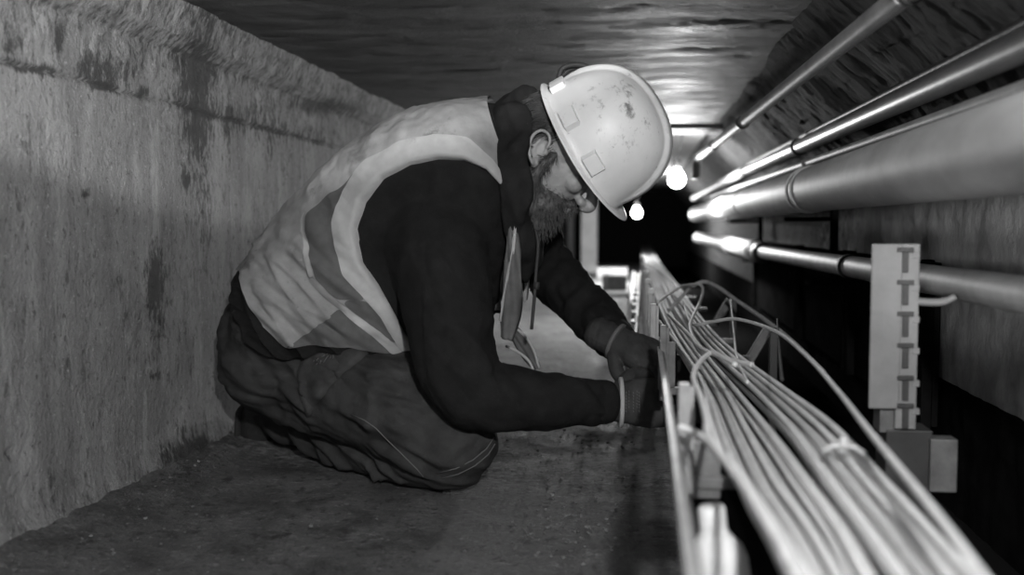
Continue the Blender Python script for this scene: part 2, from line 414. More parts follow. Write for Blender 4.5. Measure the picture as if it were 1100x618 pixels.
# crumbled grit along the foot of the left wall
bm = bmesh.new()
for i in range(700):
    y = random.uniform(1.25, 2.9); x = XL + .03 + abs(random.gauss(0, .13))
    if random.random() < .25: x = random.uniform(XL + .05, -.02)
    if x > XL + .10 and y > 1.62 and x < -.2: continue
    if y > 2.02 and x > XL + .02: continue
    e = max(0, 1 - (x - XL) / .22); s = random.choice((.001, .0012, .0015, .0015, .002, .003)) * random.uniform(.7, 1.3)
    t = bmesh.new(); bmesh.ops.create_icosphere(t, subdivisions=1, radius=s)
    for v in t.verts: v.co = Vector((v.co.x * random.uniform(.7, 1.3), v.co.y * random.uniform(.7, 1.3), v.co.z * random.uniform(.5, 1))) + Vector((x, y, e * e * .03 + s * .3))
    me = bpy.data.meshes.new('t'); t.to_mesh(me); t.free(); bm.from_mesh(me); bpy.data.meshes.remove(me)
for i in range(420):
    q = atz(random.gauss(610, 60), random.uniform(452, 600), 0.)
    if q.x > .0 or proj(np.array(q))[0] < 545: continue
    t = bmesh.new(); bmesh.ops.create_icosphere(t, subdivisions=1, radius=random.choice((.001, .0015, .002, .003, .004)))
    for v in t.verts: v.co = Vector((v.co.x * random.uniform(.7, 1.3), v.co.y * random.uniform(.7, 1.3), v.co.z * random.uniform(.4, .9))) + Vector((q.x, q.y, .0005))
    me = bpy.data.meshes.new('t'); t.to_mesh(me); t.free(); bm.from_mesh(me); bpy.data.meshes.remove(me)
tag(obj('gravel', bm, M['gravel'], smooth=False), 'loose crumbs of concrete strewn over the floor and along the left wall', 'gravel', kind='stuff')

# dark sheet panels added for the shade on the right wall behind the cables
def panel(y0, y1, z0, z1, label):
    bm = bmesh.new(); add_box(bm, (XR - .015, (y0 + y1) / 2, (z0 + z1) / 2), (.012, y1 - y0, z1 - z0), bev=.002)
    r = thing('shade_panel', label, 'panel', (XR - .02, (y0 + y1) / 2, z0), 'added shade-dark sheets along the right wall')
    obj('sheet', bm, M['panel'], r, False)
    for y in (y0 + .02, y1 - .02):
        bm = bmesh.new(); add_box(bm, (XR - .03, y, (z0 + z1) / 2), (.02, .03, z1 - z0 + .01), bev=.002); obj('batten', bm, M['panel'], r, False)
panel(2.0, 2.75, 10e-2, H - .07, 'added shade-dark sheet on the right wall beside the diagonal cable arm')
panel(2.77, 3.6, 10e-2, H - .07, 'added shade-dark sheet on the right wall, second one behind the diagonal arm')
panel(3.62, 5.0, 10e-2, H - .07, 'added shade-dark sheet on the right wall, farthest of the row')

# ------------------------------------------------------------------ pipes along the right wall
def pipe(name, label, p, q, r, m, cat='pipe', rings=(), mr=None, elbow=None):
    root = thing(name, label, cat, (p + q) / 2)
    d = (q - p); bm = bmesh.new(); add_tube(bm, [p + d * t / 60 for t in range(61)], r, 40); obj('tube', bm, m, root)
    for t, w, k in rings:
        c = p + d * t; n = d.normalized(); bm = bmesh.new()
        add_tube(bm, [c - n * w, c - n * w * .9, c + n * w * .9, c + n * w], [r * 1.0, r * k, r * k, r * 1.0], 40, True)
        obj('collar', bm, mr or m, root)
    return root
def P2(a, b): return Vector(a), Vector(b)
x1 = .33
p, q = P2((.405, .35, H + .088), (.395, 7.5, H + .088))
pipe('main_pipe', 'thick pale pipe running the whole right side, widest of the pipes', p, q, .054, M['pale_pipe'],
     rings=((.293, .012, 1.05), (.302, .004, 1.07), (.50, .012, 1.06), (.72, .012, 1.06)))
p, q = P2((.345, .5, H + .287), (.255, 4.55, H + .315))
r_ = pipe('conduit', 'scuffed grey conduit hung highest, just under the sloped concrete', p, q, .0155, M['grey_pipe'], 'conduit', rings=((.20, .01, 1.25), (.62, .015, 1.3), (.84, .015, 1.3)), mr=M['black'])
bm = bmesh.new(); add_tube(bm, tube_path([q, q + Vector((-.003, .05, .0)), q + Vector((-.01, .085, -.02)), q + Vector((-.012, .095, -.06)), q + Vector((-.012, .095, -.10))], 5), .02, 16); obj('elbow', bm, M['black'], r_)
p, q = P2((.45, .4, H + .208), (.45, 4.6, H + .245))
pipe('conduit', 'thick dark conduit, second below the roof, with a long highlight', p, q, .021, M['dark_pipe'], 'conduit', rings=((.62, .02, 1.18), (.97, .03, 1.2)), mr=M['black'])
p, q = P2((.45, 4.6, H + .245), (.40, 8., H + .22))
pipe('conduit', 'pale distant conduit that carries on from the thick dark one', p, q, .021, M['grey_pipe'], 'conduit', rings=((.3, .02, 1.15),))
p, q = P2((.465, .4, H + .243), (.465, 4.6, H + .275))
pipe('conduit', 'thin black conduit lying on top of the thick dark one', p, q, .007, M['black'], 'conduit', rings=((.6, .01, 1.3),))
p, q = P2((.45, .4, H + .160), (.44, 6.5, H + .19))
pipe('conduit', 'slim grey conduit just above the thick pale pipe', p, q, .0095, M['grey_pipe'], 'conduit', rings=((.40, .012, 1.5), (.7, .01, 1.4)))
p, q = P2((.465, .4, H - .078), (.465, 4.1, H - .103))
r_ = pipe('lower_pipe', 'dark pipe running low on the wall below the thick pale one', p, q, .024, M['grey_pipe'], rings=((.52, .02, 1.15),))
r_.children[0].data.materials.clear(); r_.children[0].data.materials.append(mat('graded_lower_pipe', .30, .6, var=.5, vs=7, stretch=(1, .8, 1), bump=.2, bs=80, dirt_shade=.02, spec=.25))
tube_ = r_.children[0]; yy = np.array([v.co.y + r_.location.y for v in tube_.data.vertices])
tube_.data.attributes.new('dirt_shade', 'FLOAT', 'POINT').data.foreach_set('value', np.clip((yy - 1.45) * 1.1, 0, .85).astype(np.float32))  # lower pipe gets darker along its length
c = q; bm = bmesh.new(); add_lathe(bm, [(.026, -.16), (.036, -.15), (.040, -.12), (.040, -.03), (.036, .0), (.028, .01)], c, Vector((0, 1, 0)), 32); obj('black_socket', bm, M['black'], r_)
p, q = P2((.465, 4.12, H - .103), (.44, 8, H - .09))
pipe('lower_pipe', 'pale far length of the low pipe beyond its black socket', p, q, .040, M['pale_pipe'], rings=((.03, .03, 1.12), (.3, .02, 1.1)))
# straps holding the pipes to the wall
for i, (y, lab) in enumerate(((2.95, 'black bracket clamping the pipes to the wall, nearer one'), (4.75, 'black bracket clamping the pipes to the wall, farther one by the lit bulb'))):
    bm = bmesh.new()
    add_box(bm, (.545, y, H + .07), (.02, .03, .48), bev=.003)
    add_box(bm, (.49, y, H + .297), (.09, .02, .012), bev=.002); add_box(bm, (.47, y, H + .02), (.13, .02, .012), bev=.002)
    add_box(bm, (.50, y, H - .162), (.07, .02, .012), bev=.002)
    tag(obj('pipe_bracket', bm, M['panel'], None, False, (.535, y, H - .16)), lab, 'bracket', 'pipe brackets on the right wall')

# ------------------------------------------------------------------ bulbs
def bulb(px, py, Y, label, rg, power):
    c = at(px, py, Y)
    root = thing('light_bulb', label, 'lamp', (c.x, c.y, c.z), 'bare bulbs along the tunnel')
    bm = bmesh.new(); add_lathe(bm, [(.002, -rg), (rg * .5, -rg * .87), (rg * .87, -rg * .5), (rg, 0), (rg * .87, rg * .5), (rg * .55, rg * .95), (rg * .4, rg * 1.3), (rg * .38, rg * 1.5)], c, Vector((0, 0, 1)), 24)
    obj('glass', bm, M['glow'], root)
    bm = bmesh.new(); add_lathe(bm, [(rg * .46, rg * 1.35), (rg * .5, rg * 1.4), (rg * .5, rg * 2.2), (rg * .3, rg * 2.5), (rg * .12, rg * 2.6)], c, Vector((0, 0, 1)), 20)
    obj('socket', bm, M['black'], root)
    bm = bmesh.new(); add_tube(bm, tube_path([c + Vector((0, 0, rg * 2.5)), c + Vector((.01, 0, rg * 3.2)), Vector((c.x + .03, c.y, ZC + .05))], 6), .004, 8)
    obj('cord', bm, M['black'], root)
    l = bpy.data.lights.new('bulb_light', 'POINT'); l.energy = power; l.shadow_soft_size = rg * 1.1
    lo = bpy.data.objects.new('bulb_light', l); C.objects.link(lo); lo.location = (c.x - .0, c.y - rg * 1.6, c.z - rg * 1.3)
bulb(727, 193, 4.95, 'bright bare bulb at the end of the high grey conduit', .042, 34)
bulb(684, 229, 8.6, 'smaller bright bare bulb farther down the tunnel, beside the helmet peak', .042, 75)

# ------------------------------------------------------------------ cable tray with its posts
ZT = H - .26
tray = thing('cable_tray', 'low steel cable tray with upright posts under the long cable bundle', 'cable tray', (.05, 1.5, 0))
bm = bmesh.new(); add_box(bm, (.0365, 1.17, H - .245), (.005, 1.18, .06), bev=.001); obj('side_rail', bm, M['dark_steel'], tray, False)
bm = bmesh.new(); add_box(bm, (.0315, 1.17, H - .2135), (.0075, 1.18, .004), bev=.001); obj('rail_lip', bm, M['steel'], tray, False)
posts = [(1.10, .047, .013, -.172, -.302), (1.72, .037, .012, -.17, -.30), (2.17, .025, .014, -.168, -.42), (2.50, .0215, .013, -.168, -.42), (2.95, .016, .013, -.168, -.42), (3.45, .012, .013, -.165, -.42), (4.0, .006, .013, -.16, -.42), (4.7, 0.0, .014, -.15, -.42)]
for y, x, w, zt, zb in posts:
    bm = bmesh.new(); add_box(bm, (x, y, H + (zt + zb) / 2), (w, .012, zt - zb), bev=.0015)
    add_box(bm, (x + w * .5 + .002, y + .006, H + (zt + zb) / 2), (.006, .003, zt - zb - .01), bev=.0005)
    po = obj('post', bm, M['dark_steel'] if 1.5 < y < 1.8 else M['steel'], tray, False)
    if y > 2.4:
        bm = bmesh.new(); add_box(bm, (x, y, H + zt + .006), (w * 1.25, .02, .014), bev=.003); obj('highlight_cap', bm, M['plastic'], po, False)  # white caps added to read as blurred bright spots
for y, x, w, zt, zb in posts:
    bm = bmesh.new(); add_box(bm, (x + .105, y + .02, H - .286), (.21, .02, .012), bev=.001); obj('cross_arm', bm, M['dark_steel'], tray, False)
bm = bmesh.new(); add_box(bm, (.0445, 1.76, H - .245), (.030, .006, .085), bev=.001); obj('gusset_plate', bm, M['dark_steel'], tray, False)
bm = bmesh.new(); add_box(bm, (.073, 1.13, H - .272), (.032, .03, .066), bev=.002); obj('junction_box', bm, M['dark_steel'], tray, False)
for y in (.62, 2.5, 4.7):
    bm = bmesh.new(); add_box(bm, (.11, y, (H - .289) / 2), (.10, .02, H - .289), bev=.001); obj('trestle', bm, M['black'], tray, False)

# ladder lying beyond the worker's hands
lad = thing('cable_ladder', 'narrow ladder section on the floor beyond the worker hands, one white rail', 'ladder', (-.01, 4, 0))
bm = bmesh.new(); add_tube(bm, [Vector((-.040, 2.75, H - .30)), Vector((-.055, 6.5, H - .30))], .0085, 14); obj('white_rail', bm, M['plastic'], lad)
bm = bmesh.new(); add_box(bm, (-.016, 4.6, H - .31), (.008, 3.8, .03), bev=.002); obj('rail', bm, M['dark_steel'], lad, False)
for k in range(11):
    bm = bmesh.new(); add_box(bm, (-.030, 2.85 + k * .34, H - .305), (.03, .05, .01), bev=.002); obj('rung', bm, M['steel'], lad, False)
for y in (2.85, 4.6, 6.3):
    for x in (-.042, -.016):
        bm = bmesh.new(); add_box(bm, (x, y, (H - .31) / 2), (.012, .02, H - .31), bev=.001); obj('foot', bm, M['black'], lad, False)

# white bulbous fitting low in the foreground
c = at(770, 600, .98); z0 = c.z
bm = bmesh.new(); add_lathe(bm, [(.02, -.06), (.029, -.055), (.031, -.03), (.030, .0), (.026, .012), (.019, .020), (.0145, .026), (.0135, .032), (.0135, .050), (.011, .053)], (c.x, c.y, z0), Vector((-.12, 0, 1)), 28)
ft = thing('cable_fitting', 'blurred white bulbous fitting standing under the cables in the foreground', 'fitting', (c.x, c.y, z0 - .06))
obj('bulbous_body', bm, M['plastic'], ft)
bm = bmesh.new(); add_box(bm, (c.x + .005, c.y, (z0 - .055) / 2), (.03, .03, z0 - .055), bev=.002); obj('stand', bm, M['black'], ft, False)

# white slotted upright on the right with its side ribs
Yb = 1.42
def bx(name, x0, y0, x1_, y1_, Y, d, m, parent, bev=.002):
    p, q = at(x0, y0, Y), at(x1_, y1_, Y); bm = bmesh.new()
    add_box(bm, ((p.x + q.x) / 2, Y + d / 2, (p.z + q.z) / 2), (abs(q.x - p.x), d, abs(q.z - p.z)), bev=bev); return obj(name, bm, m, parent, False)
up = thing('slotted_upright', 'white slotted steel upright standing in front of the low pipe', 'bracket', at(960, 470, Yb))
bx('front_plate', 937, 262, 966, 440, Yb, .006, M['white_steel'], up)
bx('side_flange', 966, 262, 984, 462, Yb + .003, .02, M['white_steel'], up)
for py in (266, 301, 335, 369, 404, 434):
    bx('slot', 964, py, 982, py + 5, Yb - .002, .006, M['black'], up, .0005); bx('slot', 970, py + 5, 976, py + 27, Yb - .001, .006, M['black'], up, .0005); bx('nub', 980, py + 5, 988, py + 12, Yb + .002, .02, M['white_steel'], up, .001)
bx('dark_back_box', 946, 408, 968, 466, Yb + .012, .04, M['dark_steel'], up)
bx('foot_block', 952, 462, 1000, 560, Yb + .01, .06, M['black'], up)
bx('grey_tab', 1000, 472, 1028, 530, Yb + .0, .03, M['dark_steel'], up)
hk = at(984, 322, Yb + .01)
bm = bmesh.new(); add_tube(bm, tube_path([hk + Vector((-.006, 0, -.002)), at(1000, 325, Yb + .01), at(1014, 324, Yb + .01), at(1026, 319, Yb + .01)], 5), [.007] * 10 + [.007, .0065, .006, .006, .006, .006], 12, flat=.8); obj('hook_arm', bm, M['white_steel'], up)

# diagonal cable arms behind the bundle
for (a, b, Y, w, lab) in (((803, 390), (826, 352), 2.25, .02, 'dark diagonal support arm rising right behind the cable bundle'), ((770, 345), (784, 322), 2.9, .02, 'small diagonal support arm farther back behind the loose loops')):
    p, q = at(*a, Y), at(*b, Y); d = (q - p); bm = bmesh.new()
    ang = math.atan2(d.z, d.x); R = Matrix.Rotation(-ang, 3, 'Y')
    r_ = thing('support_arm', lab, 'bracket', p)
    add_box(bm, (p + q) / 2, (d.length, .02, w), R, .002); obj('bar', bm, M['dark_steel'], r_, False)
    bm = bmesh.new(); add_box(bm, (q.x + .01, Y, q.z * .5), (.018, .02, q.z), None, .002); obj('stake', bm, M['black'], r_, False)

# ------------------------------------------------------------------ the cables
EL = [(262, 688, 699), (272, 690, 703), (285, 694, 711), (305, 701, 727), (330, 710, 744), (355, 721, 766), (380, 735, 793), (418, 759, 842), (460, 775, 898), (510, 796, 950), (560, 823, 1003), (618, 850, 1056), (760, 912, 1200), (1000, 1000, 1440)]
def cable(name, label, pts, r, m, group=None, n=10):
    me = bm = bmesh.new(); add_tube(bm, pts, r, n)
    o = obj(name, bm, m, None, True, pts[len(pts) // 2])
    yy = np.array([v.co.y + o.location.y for v in o.data.vertices])
    o.data.attributes.new('dirt_shade', 'FLOAT', 'POINT').data.foreach_set('value', np.clip((yy - 2.4) * .45, 0, .8).astype(np.float32))  # far cables painted darker to offset the bulb light on them
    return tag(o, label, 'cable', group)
def bundle_pts(t, dz, side):
    ctrl = []
    for k, (py, l, r) in enumerate(EL):
        px = l + (r - l) * t
        Y = .25 * F / (py - 243) * 1.0
        Y = min(Y, 11.5)
        p = Vector((at(px, py, Y).x, Y, H - .25 if py > 300 else at(px, py, Y).z))
        o = {'left-hand': 0, 'middle': 2, 'right-hand': 4}[side]
        p.z += dz + (.004 * math.sin(k * 1.3 + o) + (.006 if side == 'right-hand' else 0)) * (1 if k > 3 else .3)
        ctrl.append(p)
    return tube_path(ctrl, 9)
ordn = ['first', 'second', 'third', 'fourth', 'fifth', 'sixth', 'seventh', 'eighth', 'ninth', 'tenth', 'eleventh', 'twelfth', 'thirteenth', 'fourteenth']
strand = [('left-hand', 7, .0, .235), ('middle', 5, .335, .49), ('right-hand', 11, .575, 1.0)]
kk = 0
for side, n_, t0, t1 in strand:
    for i in range(n_):
        t = t0 + (t1 - t0) * i / (n_ - 1); row = (0, 2, 1)[kk % 3]; kk += 1
        r = (.0047, .0043, .0042)[row] - .0003 * (kk % 2)
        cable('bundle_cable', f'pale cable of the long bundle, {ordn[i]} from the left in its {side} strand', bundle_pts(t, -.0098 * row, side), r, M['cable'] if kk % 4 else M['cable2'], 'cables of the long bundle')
lc = [0]
def loose(name, label, px, r, m, n=10, cl=True):
    lc[0] += 1; lift = .222 - .0095 * (lc[0] % 5)
    return cable(name, label, tube_path([at(x, y, min(Y, lift * F / (y - 243)) if y > 300 and cl else Y) for x, y, Y in px], n), r, m, None, 12)
loose('loose_cable', 'single pale cable arching high over the right of the bundle into the foreground',
      [(694, 282, 5.8), (706, 290, 4.2), (722, 304, 3.7), (733, 322, 2.85), (742, 347, 2.2), (765, 346, 2.05), (791, 343, 1.95), (833, 356, 1.75), (868, 384, 1.5), (900, 420, 1.3), (935, 465, 1.12), (1000, 545, .9), (1055, 620, .76), (1120, 715, .62)], .0034, M['cable'])
loose('loose_cable', 'thick dark cable bowing from the loose loops to the right wall', [(719, 333, 2.75), (733, 318, 2.8), (745, 307, 2.85), (758, 303, 2.85), (772, 309, 2.8), (790, 322, 2.7), (822, 344, 2.5), (850, 366, 2.3), (885, 400, 2.1)], .0052, M['cable2'], cl=False)
loose('loose_cable', 'thin pale cable looping upright above the far part of the bundle', [(706, 325, 3.1), (728, 310, 2.9), (742, 306, 2.78), (752, 306, 2.72), (755, 312, 2.68), (752, 324, 2.64), (744, 341, 2.6), (741, 352, 2.4), (748, 372, 2.2), (758, 383, 2.0)], .0036, M['cable'])
loose('loose_cable', 'pale cable curling over the bundle by the near post and sweeping down left of it', [(790, 392, 1.78), (776, 384, 1.8), (765, 379, 1.75), (752, 389, 1.62), (745, 405, 1.5), (752, 425, 1.36), (759, 449, 1.2), (763, 472, 1.18), (800, 520, 1.0), (826, 561, .9), (860, 615, .8), (905, 700, .66)], .0034, M['cable'])
loose('loose_cable', 'short pale cable tail reaching from the near post into the foreground strand', [(730, 459, 1.06), (742, 463, 1.05), (755, 470, 1.03), (775, 492, 1.0), (805, 535, .95), (845, 600, .82)], .0036, M['plastic'])
loose('loose_cable', 'thin pale cable running separately between the rail and the bundle', [(708, 345, 2.55), (728, 370, 1.86), (744, 392, 1.55), (756, 414, 1.36), (762, 445, 1.25), (776, 490, 1.07)], .0028, M['cable'])
loose('thin_wire', 'thin pale wire hanging straight down across the bundle from the small arm', [(785, 322, 2.6), (787, 345, 2.45), (789, 364, 2.3), (791, 382, 2.12), (796, 396, 1.95), (803, 411, 1.8)], .0019, M['cable'])
loose('thin_wire', 'thin dark wire hanging vertically right of the diagonal arm', [(835, 343, 2.5), (836, 360, 2.48), (838, 385, 2.46), (840, 408, 2.44)], .0018, M['cable_dark'])
loose('loose_cable', 'grey cable crossing the bundle diagonally below the loops', [(718, 338, 2.6), (740, 360, 2.25), (750, 372, 2.1), (765, 380, 1.95), (790, 388, 1.85), (808, 392, 1.8)], .0034, M['cable2'])
# cable tie nub on the right-hand strand
c = at(905, 494, 1.03); bm = bmesh.new(); add_box(bm, c + Vector((0, 0, .018)), (.008, .010, .012), None, .002); add_tube(bm, [c + Vector((-.02, 0, .008)), c + Vector((-.01, 0, .014)), c + Vector((.01, 0, .014)), c + Vector((.022, 0, .006))], .0028, 8)
tag(obj('cable_tie', bm, M['cable2'], None, True, c), 'small pale cable tie on the right-hand strand in the foreground', 'cable tie')

# small far clutter beside the rails
for (px, Y, w_, h_, m, lab) in ((660, 7.6, .16, .12, 'dark_steel', 'dark low heap beside the far end of the ladder'), (684, 6.9, .09, .15, 'plastic', 'small pale box on the floor beyond the white rail')):
    c = at(px, 280, Y); bm = bmesh.new(); add_box(bm, (c.x, Y, h_ / 2), (w_, w_, h_), Matrix.Rotation(.3, 3, 'Z'), h_ * .12); add_box(bm, (c.x, Y, h_ * .97), (w_ * .7, w_ * .7, h_ * .12), Matrix.Rotation(.3, 3, 'Z'), h_ * .03)
    tag(obj('storage_box', bm, M[m], None, False, (c.x, Y, 0)), lab, 'box')

# ================================================================== the worker
YC = 1.97
worker = thing('person', 'kneeling worker in white hard hat and grimy vest bending over the cable tray', 'person', (at(330, 400, YC).x, YC, 0))
# torso rings: back px, front px, half width, Y centre
TR = [((250, 372), (372, 440), .150, 2.02), ((256, 335), (412, 418), .178, 2.01), ((272, 296), (462, 392), .185, 2.0), ((300, 252), (508, 362), .186, 1.99), ((338, 206), (538, 330), .192, 1.98),
      ((386, 162), (553, 296), .200, 1.97), ((440, 130), (560, 262), .205, 1.96), ((492, 115), (563, 232), .180, 1.95), ((535, 112), (566, 206), .120, 1.94)]
TRw = [(at(*b, y), at(*f, y), w) for b, f, w, y in TR]
def torso_tab(n):
    return catmull([(*b, *f, w) for b, f, w in TRw], n)
TT = np.array(torso_tab(30)); NT = len(TT) - 1
def T(s, th, off=0., k=1.):
    """torso surface: s 0 hips .. 1 neck, th 0 back, pi/2 camera side, pi front"""
    f = min(max(s, 0), 1) * NT; i = min(int(f), NT - 1); r = TT[i] * (1 - (f - i)) + TT[i + 1] * (f - i)
    B, Fr, w = Vector(r[:3]), Vector(r[3:6]), r[6]
    c = (B + Fr) / 2; A = (B - Fr) / 2; al = A.length; A.normalize()
    e = 2 / 2.35; cs, sn = math.cos(th), math.sin(th)
    x = math.copysign(abs(cs) ** e, cs); y = math.copysign(abs(sn) ** e, sn)
    return c + A * x * (al * k + off) + Vector((0, -1, 0)) * y * (w * k + off)
def torso_bm(bm, k=1., s0=0., s1=1., n=40):
    rings_to_bm(bm, [[T(s0 + (s1 - s0) * i / 30, j * 2 * PI / n, 0, k) for j in range(n)] for i in range(31)], True)

V = lambda px, py, Y: at(px, py, Y)
RARM = [(V(462, 240, 1.87), .105, .105), (V(474, 285, 1.80), .108, .090), (V(482, 335, 1.75), .090, .078), (V(489, 385, 1.72), .080, .070), (V(508, 424, 1.71), .066, .062), (V(556, 429, 1.73), .056, .055), (V(604, 432, 1.77), .050, .049), (V(644, 432, 1.815), .040, .040)]
LARM = [(V(545, 215, 2.10), .085, .085), (V(566, 245, 2.18), .070, .070), (V(582, 280, 2.22), .062, .064), (V(610, 312, 2.17), .055, .055), (V(640, 342, 2.10), .048, .048), (V(660, 364, 2.03), .041, .041)]
RLEG = [(V(325, 392, 1.97), .120, .110), (V(385, 415, 1.90), .112, .105), (V(440, 440, 1.83), .098, .095), (V(486, 474, 1.79), .085, .080), (V(497, 484, 1.785), .072, .070)]
RSHIN = [(V(492, 488, 1.785), .066, .062), (V(440, 490, 1.85), .062, .062), (V(380, 474, 1.95), .058, .058), (V(322, 452, 2.06), .048, .048), (V(290, 440, 2.13), .04, .045)]
LLEG = [(V(330, 392, 2.08), .115, .110), (V(420, 405, 2.18), .105, .10), (V(505, 420, 2.24), .085, .085), (V(518, 424, 2.25), .07, .07)]
LSHIN = [(V(512, 436, 2.25), .062, .062), (V(430, 432, 2.27), .058, .058), (V(335, 428, 2.26), .045, .048)]
def scl(ch, k): return [(p, a * k, b * k) for p, a, b in ch]

# head frame: ear point, face forward, crown up, sideways towards the camera
YH = 1.88
fw = Vector((.62, -.04, -.784)).normalized(); upv = Vector((.784, 0, .62)); upv = (upv - fw * upv.dot(fw)).normalized(); sd = Vector((0, -1, 0)); sd = (sd - fw * sd.dot(fw) - upv * sd.dot(upv)).normalized()
E0 = V(586, 166, YH)
def Hd(f, u, s): return E0 + fw * f + upv * u + sd * s

# ---- hands: wrist, palm axis etc. built once per hand, glove = thicker copy
def hand(bm, wr, fdir, back, thumb_side, k=1., curl=(.7, .9, .6), spread=.05, L=.19, thumb=(.3, .5)):
    """fdir: wrist to knuckles; back: out of the back of the hand; thumb_side: sideways unit to the thumb"""
    fdir = fdir.normalized(); back = (back - fdir * back.dot(fdir)).normalized(); side = fdir.cross(back)
    if side.dot(thumb_side) < 0: side = -side
    pl = .095
    rings = []; n = 20
    for t, w, h in ((-.06, .55, .95), (0., .62, 1.), (.2, .78, 1.0), (.5, .98, 1.05), (.8, 1.05, 1.0), (1., .98, .85), (1.08, .7, .5)):
        c = wr + fdir * (pl * t)
        rings.append([c + side * math.copysign(abs(math.cos(a)) ** .8, math.cos(a)) * .040 * w * (1 + (k - 1) * .6) + back * math.copysign(abs(math.sin(a)) ** .85, math.sin(a)) * .0165 * h * (1 + (k - 1) * 1.6) for a in [j * 2 * PI / n for j in range(n)]])
    rings_to_bm(bm, rings, True)
    for i, (o, l, r) in enumerate(((.029, .073, .0088), (.010, .080, .0092), (-.010, .075, .0088), (-.029, .060, .0078))):
        p = wr + fdir * pl * .93 + side * o + back * .002; d = (fdir + side * (o * spread * 30)).normalized(); pts = [(p - d * .02, r * k * 1.05, r * k * 1.05), (p, r * k * 1.08, r * k * 1.08)]
        ang = 0
        for sgm, cu in zip((.46, .30, .26), curl):
            ang += cu * (1 + .08 * i)
            dd = (d * math.cos(ang) - back * math.sin(ang)).normalized()
            p = p + dd * l * sgm; pts.append((p, r * k * (1 - .08 * (len(pts) - 1)), r * k * (1 - .08 * (len(pts) - 1))))
        chain(bm, pts, 10, 4, ref=side)
    p = wr + fdir * pl * .22 + side * .030 - back * .006
    d1 = (fdir * .62 + side * .75 - back * .35).normalized(); pts = [(p, .0125 * k, .0125 * k)]
    p = p + d1 * .040; pts.append((p, .0115 * k, .0115 * k))
    d2 = (fdir * (1 - thumb[0]) + side * .15 - back * thumb[0]).normalized(); p = p + d2 * .032; pts.append((p, .0105 * k, .0105 * k))
    d3 = (fdir * (1 - thumb[1]) - side * .25 - back * thumb[1]).normalized(); p = p + d3 * .027; pts.append((p, .0085 * k, .0085 * k))
    chain(bm, pts, 10, 4)
RW = V(655, 432, 1.83); LW = V(658, 365, 2.0)
RH = dict(wr=RW, fdir=Vector((1, .12, -.02)), back=Vector((-.05, -.9, .42)), thumb_side=Vector((0, .3, 1)), curl=(.75, 1.1, .7), spread=.03, thumb=(.45, .6))
LH = dict(wr=LW, fdir=Vector((.86, -.28, -.36)), back=Vector((.25, -.55, .75)), thumb_side=Vector((-.3, -.6, -.55)), curl=(.5, .75, .5), spread=.045, thumb=(.3, .5))

# ---- body: one continuous skin
bm = bmesh.new()
torso_bm(bm, .84, .02, 1.)
chain(bm, [(T(.93, PI / 2, -.15), .065, .065), (V(552, 172, 1.90), .060, .060), (Hd(-.045, -.03, 0), .062, .060), (Hd(-.02, .0, 0), .07, .065)], 20, 6)
for c_ in (RARM, LARM, RSHIN, LSHIN): chain(bm, scl(c_, .62), 16, 5)
for c_ in (RLEG, LLEG): chain(bm, scl(c_, .80), 18, 5)
for s_, ch in ((1, RSHIN), (-1, LSHIN)):      # feet
    a = ch[-1][0]; chain(bm, [(a, .032, .032), (a + Vector((-.05, .02, -.02)), .030, .036), (a + Vector((-.075, .03, -.07)), .022, .036), (Vector((a.x - .05, a.y + .04, .045)), .02, .036)], 14, 5)
# head
add_ell(bm, Hd(.002, .052, 0), (fw * .099, upv * .092, sd * .077), 28)
add_ell(bm, Hd(.045, .01, 0), (fw * .058, upv * .085, sd * .064), 24)
add_ell(bm, Hd(.052, -.052, 0), (fw * .050, upv * .040, sd * .050), 20)     # jaw
add_ell(bm, Hd(.088, -.082, 0), (fw * .020, upv * .020, sd * .024), 16)     # chin
add_ell(bm, Hd(.086, .050, .0), (fw * .018, upv * .016, sd * .052), 16)     # brow
chain(bm, [(Hd(.098, .043, 0), .010, .010), (Hd(.114, .024, 0), .011, .011), (Hd(.128, .006, 0), .013, .014), (Hd(.122, -.004, 0), .012, .013)], 12, 5)
for s_ in (-1, 1):
    add_ell(bm, Hd(.112, -.002, .014 * s_), (fw * .012, upv * .009, sd * .009), 12)   # nostril wing
    add_ell(bm, Hd(.078, .010, .042 * s_), (fw * .022, upv * .020, sd * .020), 14)    # cheekbone
    add_ell(bm, Hd(.088, .030, .031 * s_), (fw * .0125, upv * .0115, sd * .0125), 14) # eyeball and lids
    chain(bm, [(Hd(.088, .040, .050 * s_), .005, .006), (Hd(.1, .045, .032 * s_), .006, .007), (Hd(.103, .042, .012 * s_), .005, .006)], 8, 4)
    # ear: rim, lobe, bowl
    ex = .074
    ca, sa = math.cos(.6), math.sin(.6)
    EP = lambda f, u, s: Hd(f * ca - u * sa, f * sa + u * ca, s)
    fe, ue = fw * ca + upv * sa, upv * ca - fw * sa
    pts = [(-.004, -.028), (-.014, -.016), (-.020, .004), (-.018, .022), (-.007, .033), (.006, .031), (.013, .020), (.012, .008)]
    chain(bm, [(EP(f, u, (ex + .010 + .006 * (f < 0)) * s_), .0034, .0042) for f, u in pts], 8, 4)
    add_ell(bm, EP(-.003, -.024, (ex + .006) * s_), (fe * .009, ue * .011, sd * .007), 10)
    add_ell(bm, EP(-.004, .003, (ex - .004) * s_), (fe * .0175, ue * .030, sd * .0125), 12)
    chain(bm, [(EP(-.008, -.012, (ex + .007) * s_), .003, .004), (EP(-.011, .004, (ex + .009) * s_), .003, .004), (EP(-.004, .018, (ex + .009) * s_), .003, .004)], 8, 3)
    add_ell(bm, EP(.011, -.002, (ex + .003) * s_), (fw * .005, upv * .007, sd * .006), 8)
